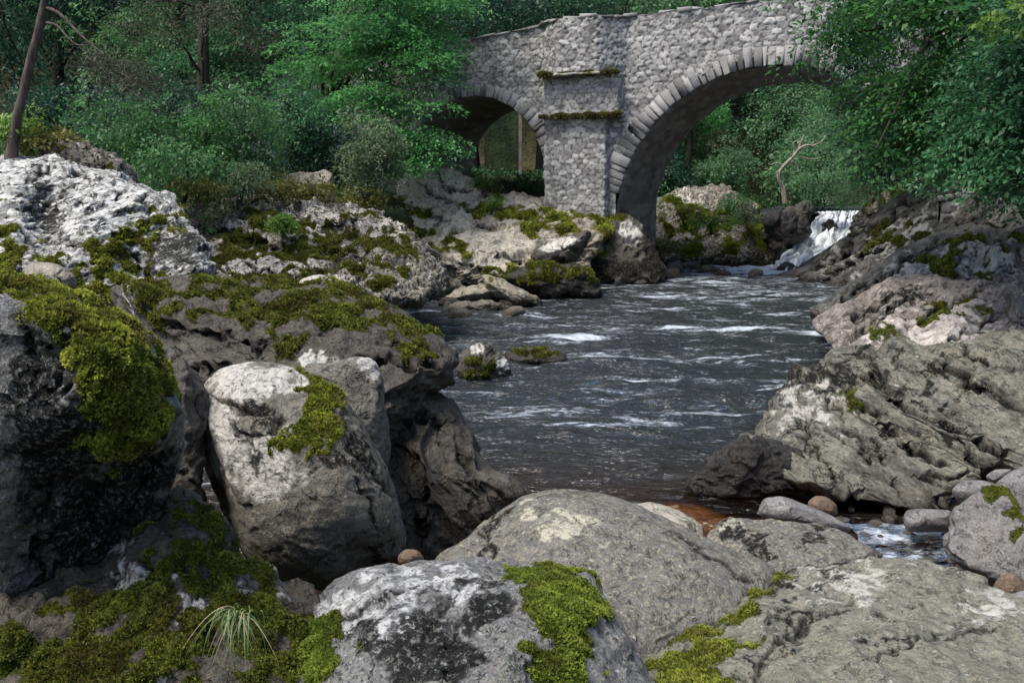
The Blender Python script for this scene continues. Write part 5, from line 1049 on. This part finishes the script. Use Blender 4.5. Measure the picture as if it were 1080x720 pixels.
# --- right bank trees
GT = 'trees leaning over the right bank'
tree('big tree with broad fans of leaves overhanging the right end of the bridge', (11.5, 15.5, 3.4), at(1090, -160, 15), .3,
     [blob(960, 20, 14.5, 80, 36, 1.4), blob(1040, 60, 14, 70, 50, 1.6), blob(962, 95, 14.2, 44, 36, 1.0), blob(1000, 130, 13.8, 70, 40, 1.2), blob(945, 40, 14.6, 32, 40, .8), blob(965, 150, 14.2, 50, 18, .9), blob(1050, 150, 13.6, 60, 40, 1.2), blob(912, 0, 15, 40, 20, .7), blob(1000, -60, 15, 120, 60, 2)],
     330, 190, .088, .72, LF['right'], 121, 'tree', 'broadleaf_tree', GT, up=1.3, droop=.6, flat=.04, ntips=30, hole=.12, tilt=.32)
tree('ivy green tree with hanging foliage against the right end of the arch', (11.2, 21.5, 4.0), at(930, -100, 20.5), .22,
     [blob(918, 70, 19, 20, 60, .9), blob(930, 130, 19, 28, 30, 1), blob(915, 20, 19.4, 32, 30, 1), blob(945, 150, 18.6, 30, 20, 1), blob(930, 165, 20, 26, 14, .9)], 260, 80, .08, .4, LF['dark'], 122, 'tree', 'broadleaf_tree', GT, up=.7, droop=.6)
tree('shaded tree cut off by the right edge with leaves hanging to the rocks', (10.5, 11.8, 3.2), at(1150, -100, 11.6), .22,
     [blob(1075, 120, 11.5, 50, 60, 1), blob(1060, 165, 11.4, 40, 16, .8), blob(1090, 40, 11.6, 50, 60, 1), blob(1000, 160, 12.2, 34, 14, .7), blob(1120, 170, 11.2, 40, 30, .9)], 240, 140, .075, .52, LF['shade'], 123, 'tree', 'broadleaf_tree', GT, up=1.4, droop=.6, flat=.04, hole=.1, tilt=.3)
tree('young tree with yellow green leaves in the upper right corner', (10.4, 10.6, 3.0), at(1110, -120, 10.4), .12,
     [blob(1065, 14, 10.2, 18, 14, .4), blob(1080, 30, 10.2, 14, 14, .3), blob(1045, 24, 10.3, 10, 8, .2), blob(1110, -60, 10.4, 60, 40, .8)], 60, 50, .07, .22, LF['bright'], 124, 'tree', 'young_tree', GT)
bush('shaded undergrowth between the dark slope and the overhanging trees', 1000, 172, 19.5, 70, 12, LF['dark'], 125, 90, 60, .07, .35, 'shrubs on the right bank')
bush('dark undergrowth at the right edge above the mossy slab', 1095, 185, 16.5, 50, 18, LF['dark'], 126, 90, 60, .07, .35, 'shrubs on the right bank')
# --- grass tuft in the foreground
r = np.random.default_rng(44); g0 = at(252, 648, 2.86); tuft_ = empty('grass_tuft', g0); tag(tuft_, 'tuft of long green and straw coloured grass on the mossy rock at lower left', 'grass tuft')
def blades(n, L0, L1, wdt, seed):
    r = np.random.default_rng(seed); Vs = []; Qs = []; o = 0; tn = []
    for k in range(n):
        a = r.uniform(0, 2 * pi); d = np.array([math.cos(a) * r.uniform(.2, 1), math.sin(a) * .5 - .55, 0]); L = r.uniform(L0, L1); b0 = g0 + r.normal(0, 1, 3) * np.array([.028, .015, .012])
        g = np.linspace(0, 1, 9); upv = r.uniform(.05, .75); cv_ = r.normal(0, .25)
        P = b0 + np.outer(g * L * .75, d) + np.outer(L * cv_ * g ** 2, [.8, .3, 0]) + np.outer(L * (upv * g - (1.15 + .3 * upv) * g ** 2 * .8), [0, 0, 1]); s = np.cross(d, [0, 0, 1]); s /= np.linalg.norm(s)
        wv = wdt * (1 - g ** 2 * .95)
        Vs.append(np.stack([P - s * wv[:, None], P + [0, 0, .0012], P + s * wv[:, None]], 1).reshape(-1, 3)); Qs.append(grid_faces(9, 3) + o); o += 27; tn.append(np.full(27, r.random()))
    return np.concatenate(Vs), np.concatenate(Qs), np.concatenate(tn)
V, Q, t = blades(60, .06, .25, .0024, 1); mk('green_blades', V, Q, leafmat('grass_green', (.05, .09, .03), (.15, .24, .09), .3), tuft_, True, dict(tint=t), g0)
V, Q, t = blades(22, .10, .22, .0019, 2); mk('straw_blades', V, Q, leafmat('grass_straw', (.22, .17, .09), (.42, .36, .24), .2), tuft_, True, dict(tint=t), g0)
# --- ground cover and far wood
def cover(name, label, n, xr, yr, leaf, mat, seed, zmin=.9, zr=(0, .25)):
    r = np.random.default_rng(seed); X = r.uniform(*xr, n); Y = r.uniform(*yr, n); z = ground_z(X, Y); k = (z > zmin); X, Y, z = X[k], Y[k], z[k]
    C = np.stack([X, Y, z + r.uniform(*zr, len(X))], -1); V, t = sprays(C, np.full(len(C), .3), 14, leaf, r, .6, .3, None, .4, .35)
    o = mk(name, V, np.arange(len(V)).reshape(-1, 4), mat, None, False, dict(tint=t)); tag(o, label, 'ground cover', None, 'stuff'); return o
cover('undergrowth', 'low green undergrowth carpeting the left bank', 5000, (-16, 3), (13.5, 40), .10, LF['mid'], 5, 2.0)
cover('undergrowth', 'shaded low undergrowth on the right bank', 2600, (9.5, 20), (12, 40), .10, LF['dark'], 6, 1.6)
cover('undergrowth', 'dark undergrowth beyond the bridge seen through the arches', 3600, (3, 28), (29.5, 46), .14, LF['mid'], 8, .9, (0, .9))
def farwood(label, spec, seed):
    r = np.random.default_rng(seed); C = []
    for (xa, xb, ya, yb, n, ha, hb) in spec:
        X = r.uniform(xa, xb, n); Y = r.uniform(ya, yb, n); z = ground_z(X, Y) + r.uniform(ha, hb, n); C.append(np.stack([X, Y, z], -1))
    C = np.concatenate(C); C = C[fbm(C * .16, 3, 4) > -.6]
    V, t = sprays(C, np.full(len(C), 1.5) * r.uniform(.6, 1.2, len(C)), 46, .34, r, .9, .4, None, .2, .5)
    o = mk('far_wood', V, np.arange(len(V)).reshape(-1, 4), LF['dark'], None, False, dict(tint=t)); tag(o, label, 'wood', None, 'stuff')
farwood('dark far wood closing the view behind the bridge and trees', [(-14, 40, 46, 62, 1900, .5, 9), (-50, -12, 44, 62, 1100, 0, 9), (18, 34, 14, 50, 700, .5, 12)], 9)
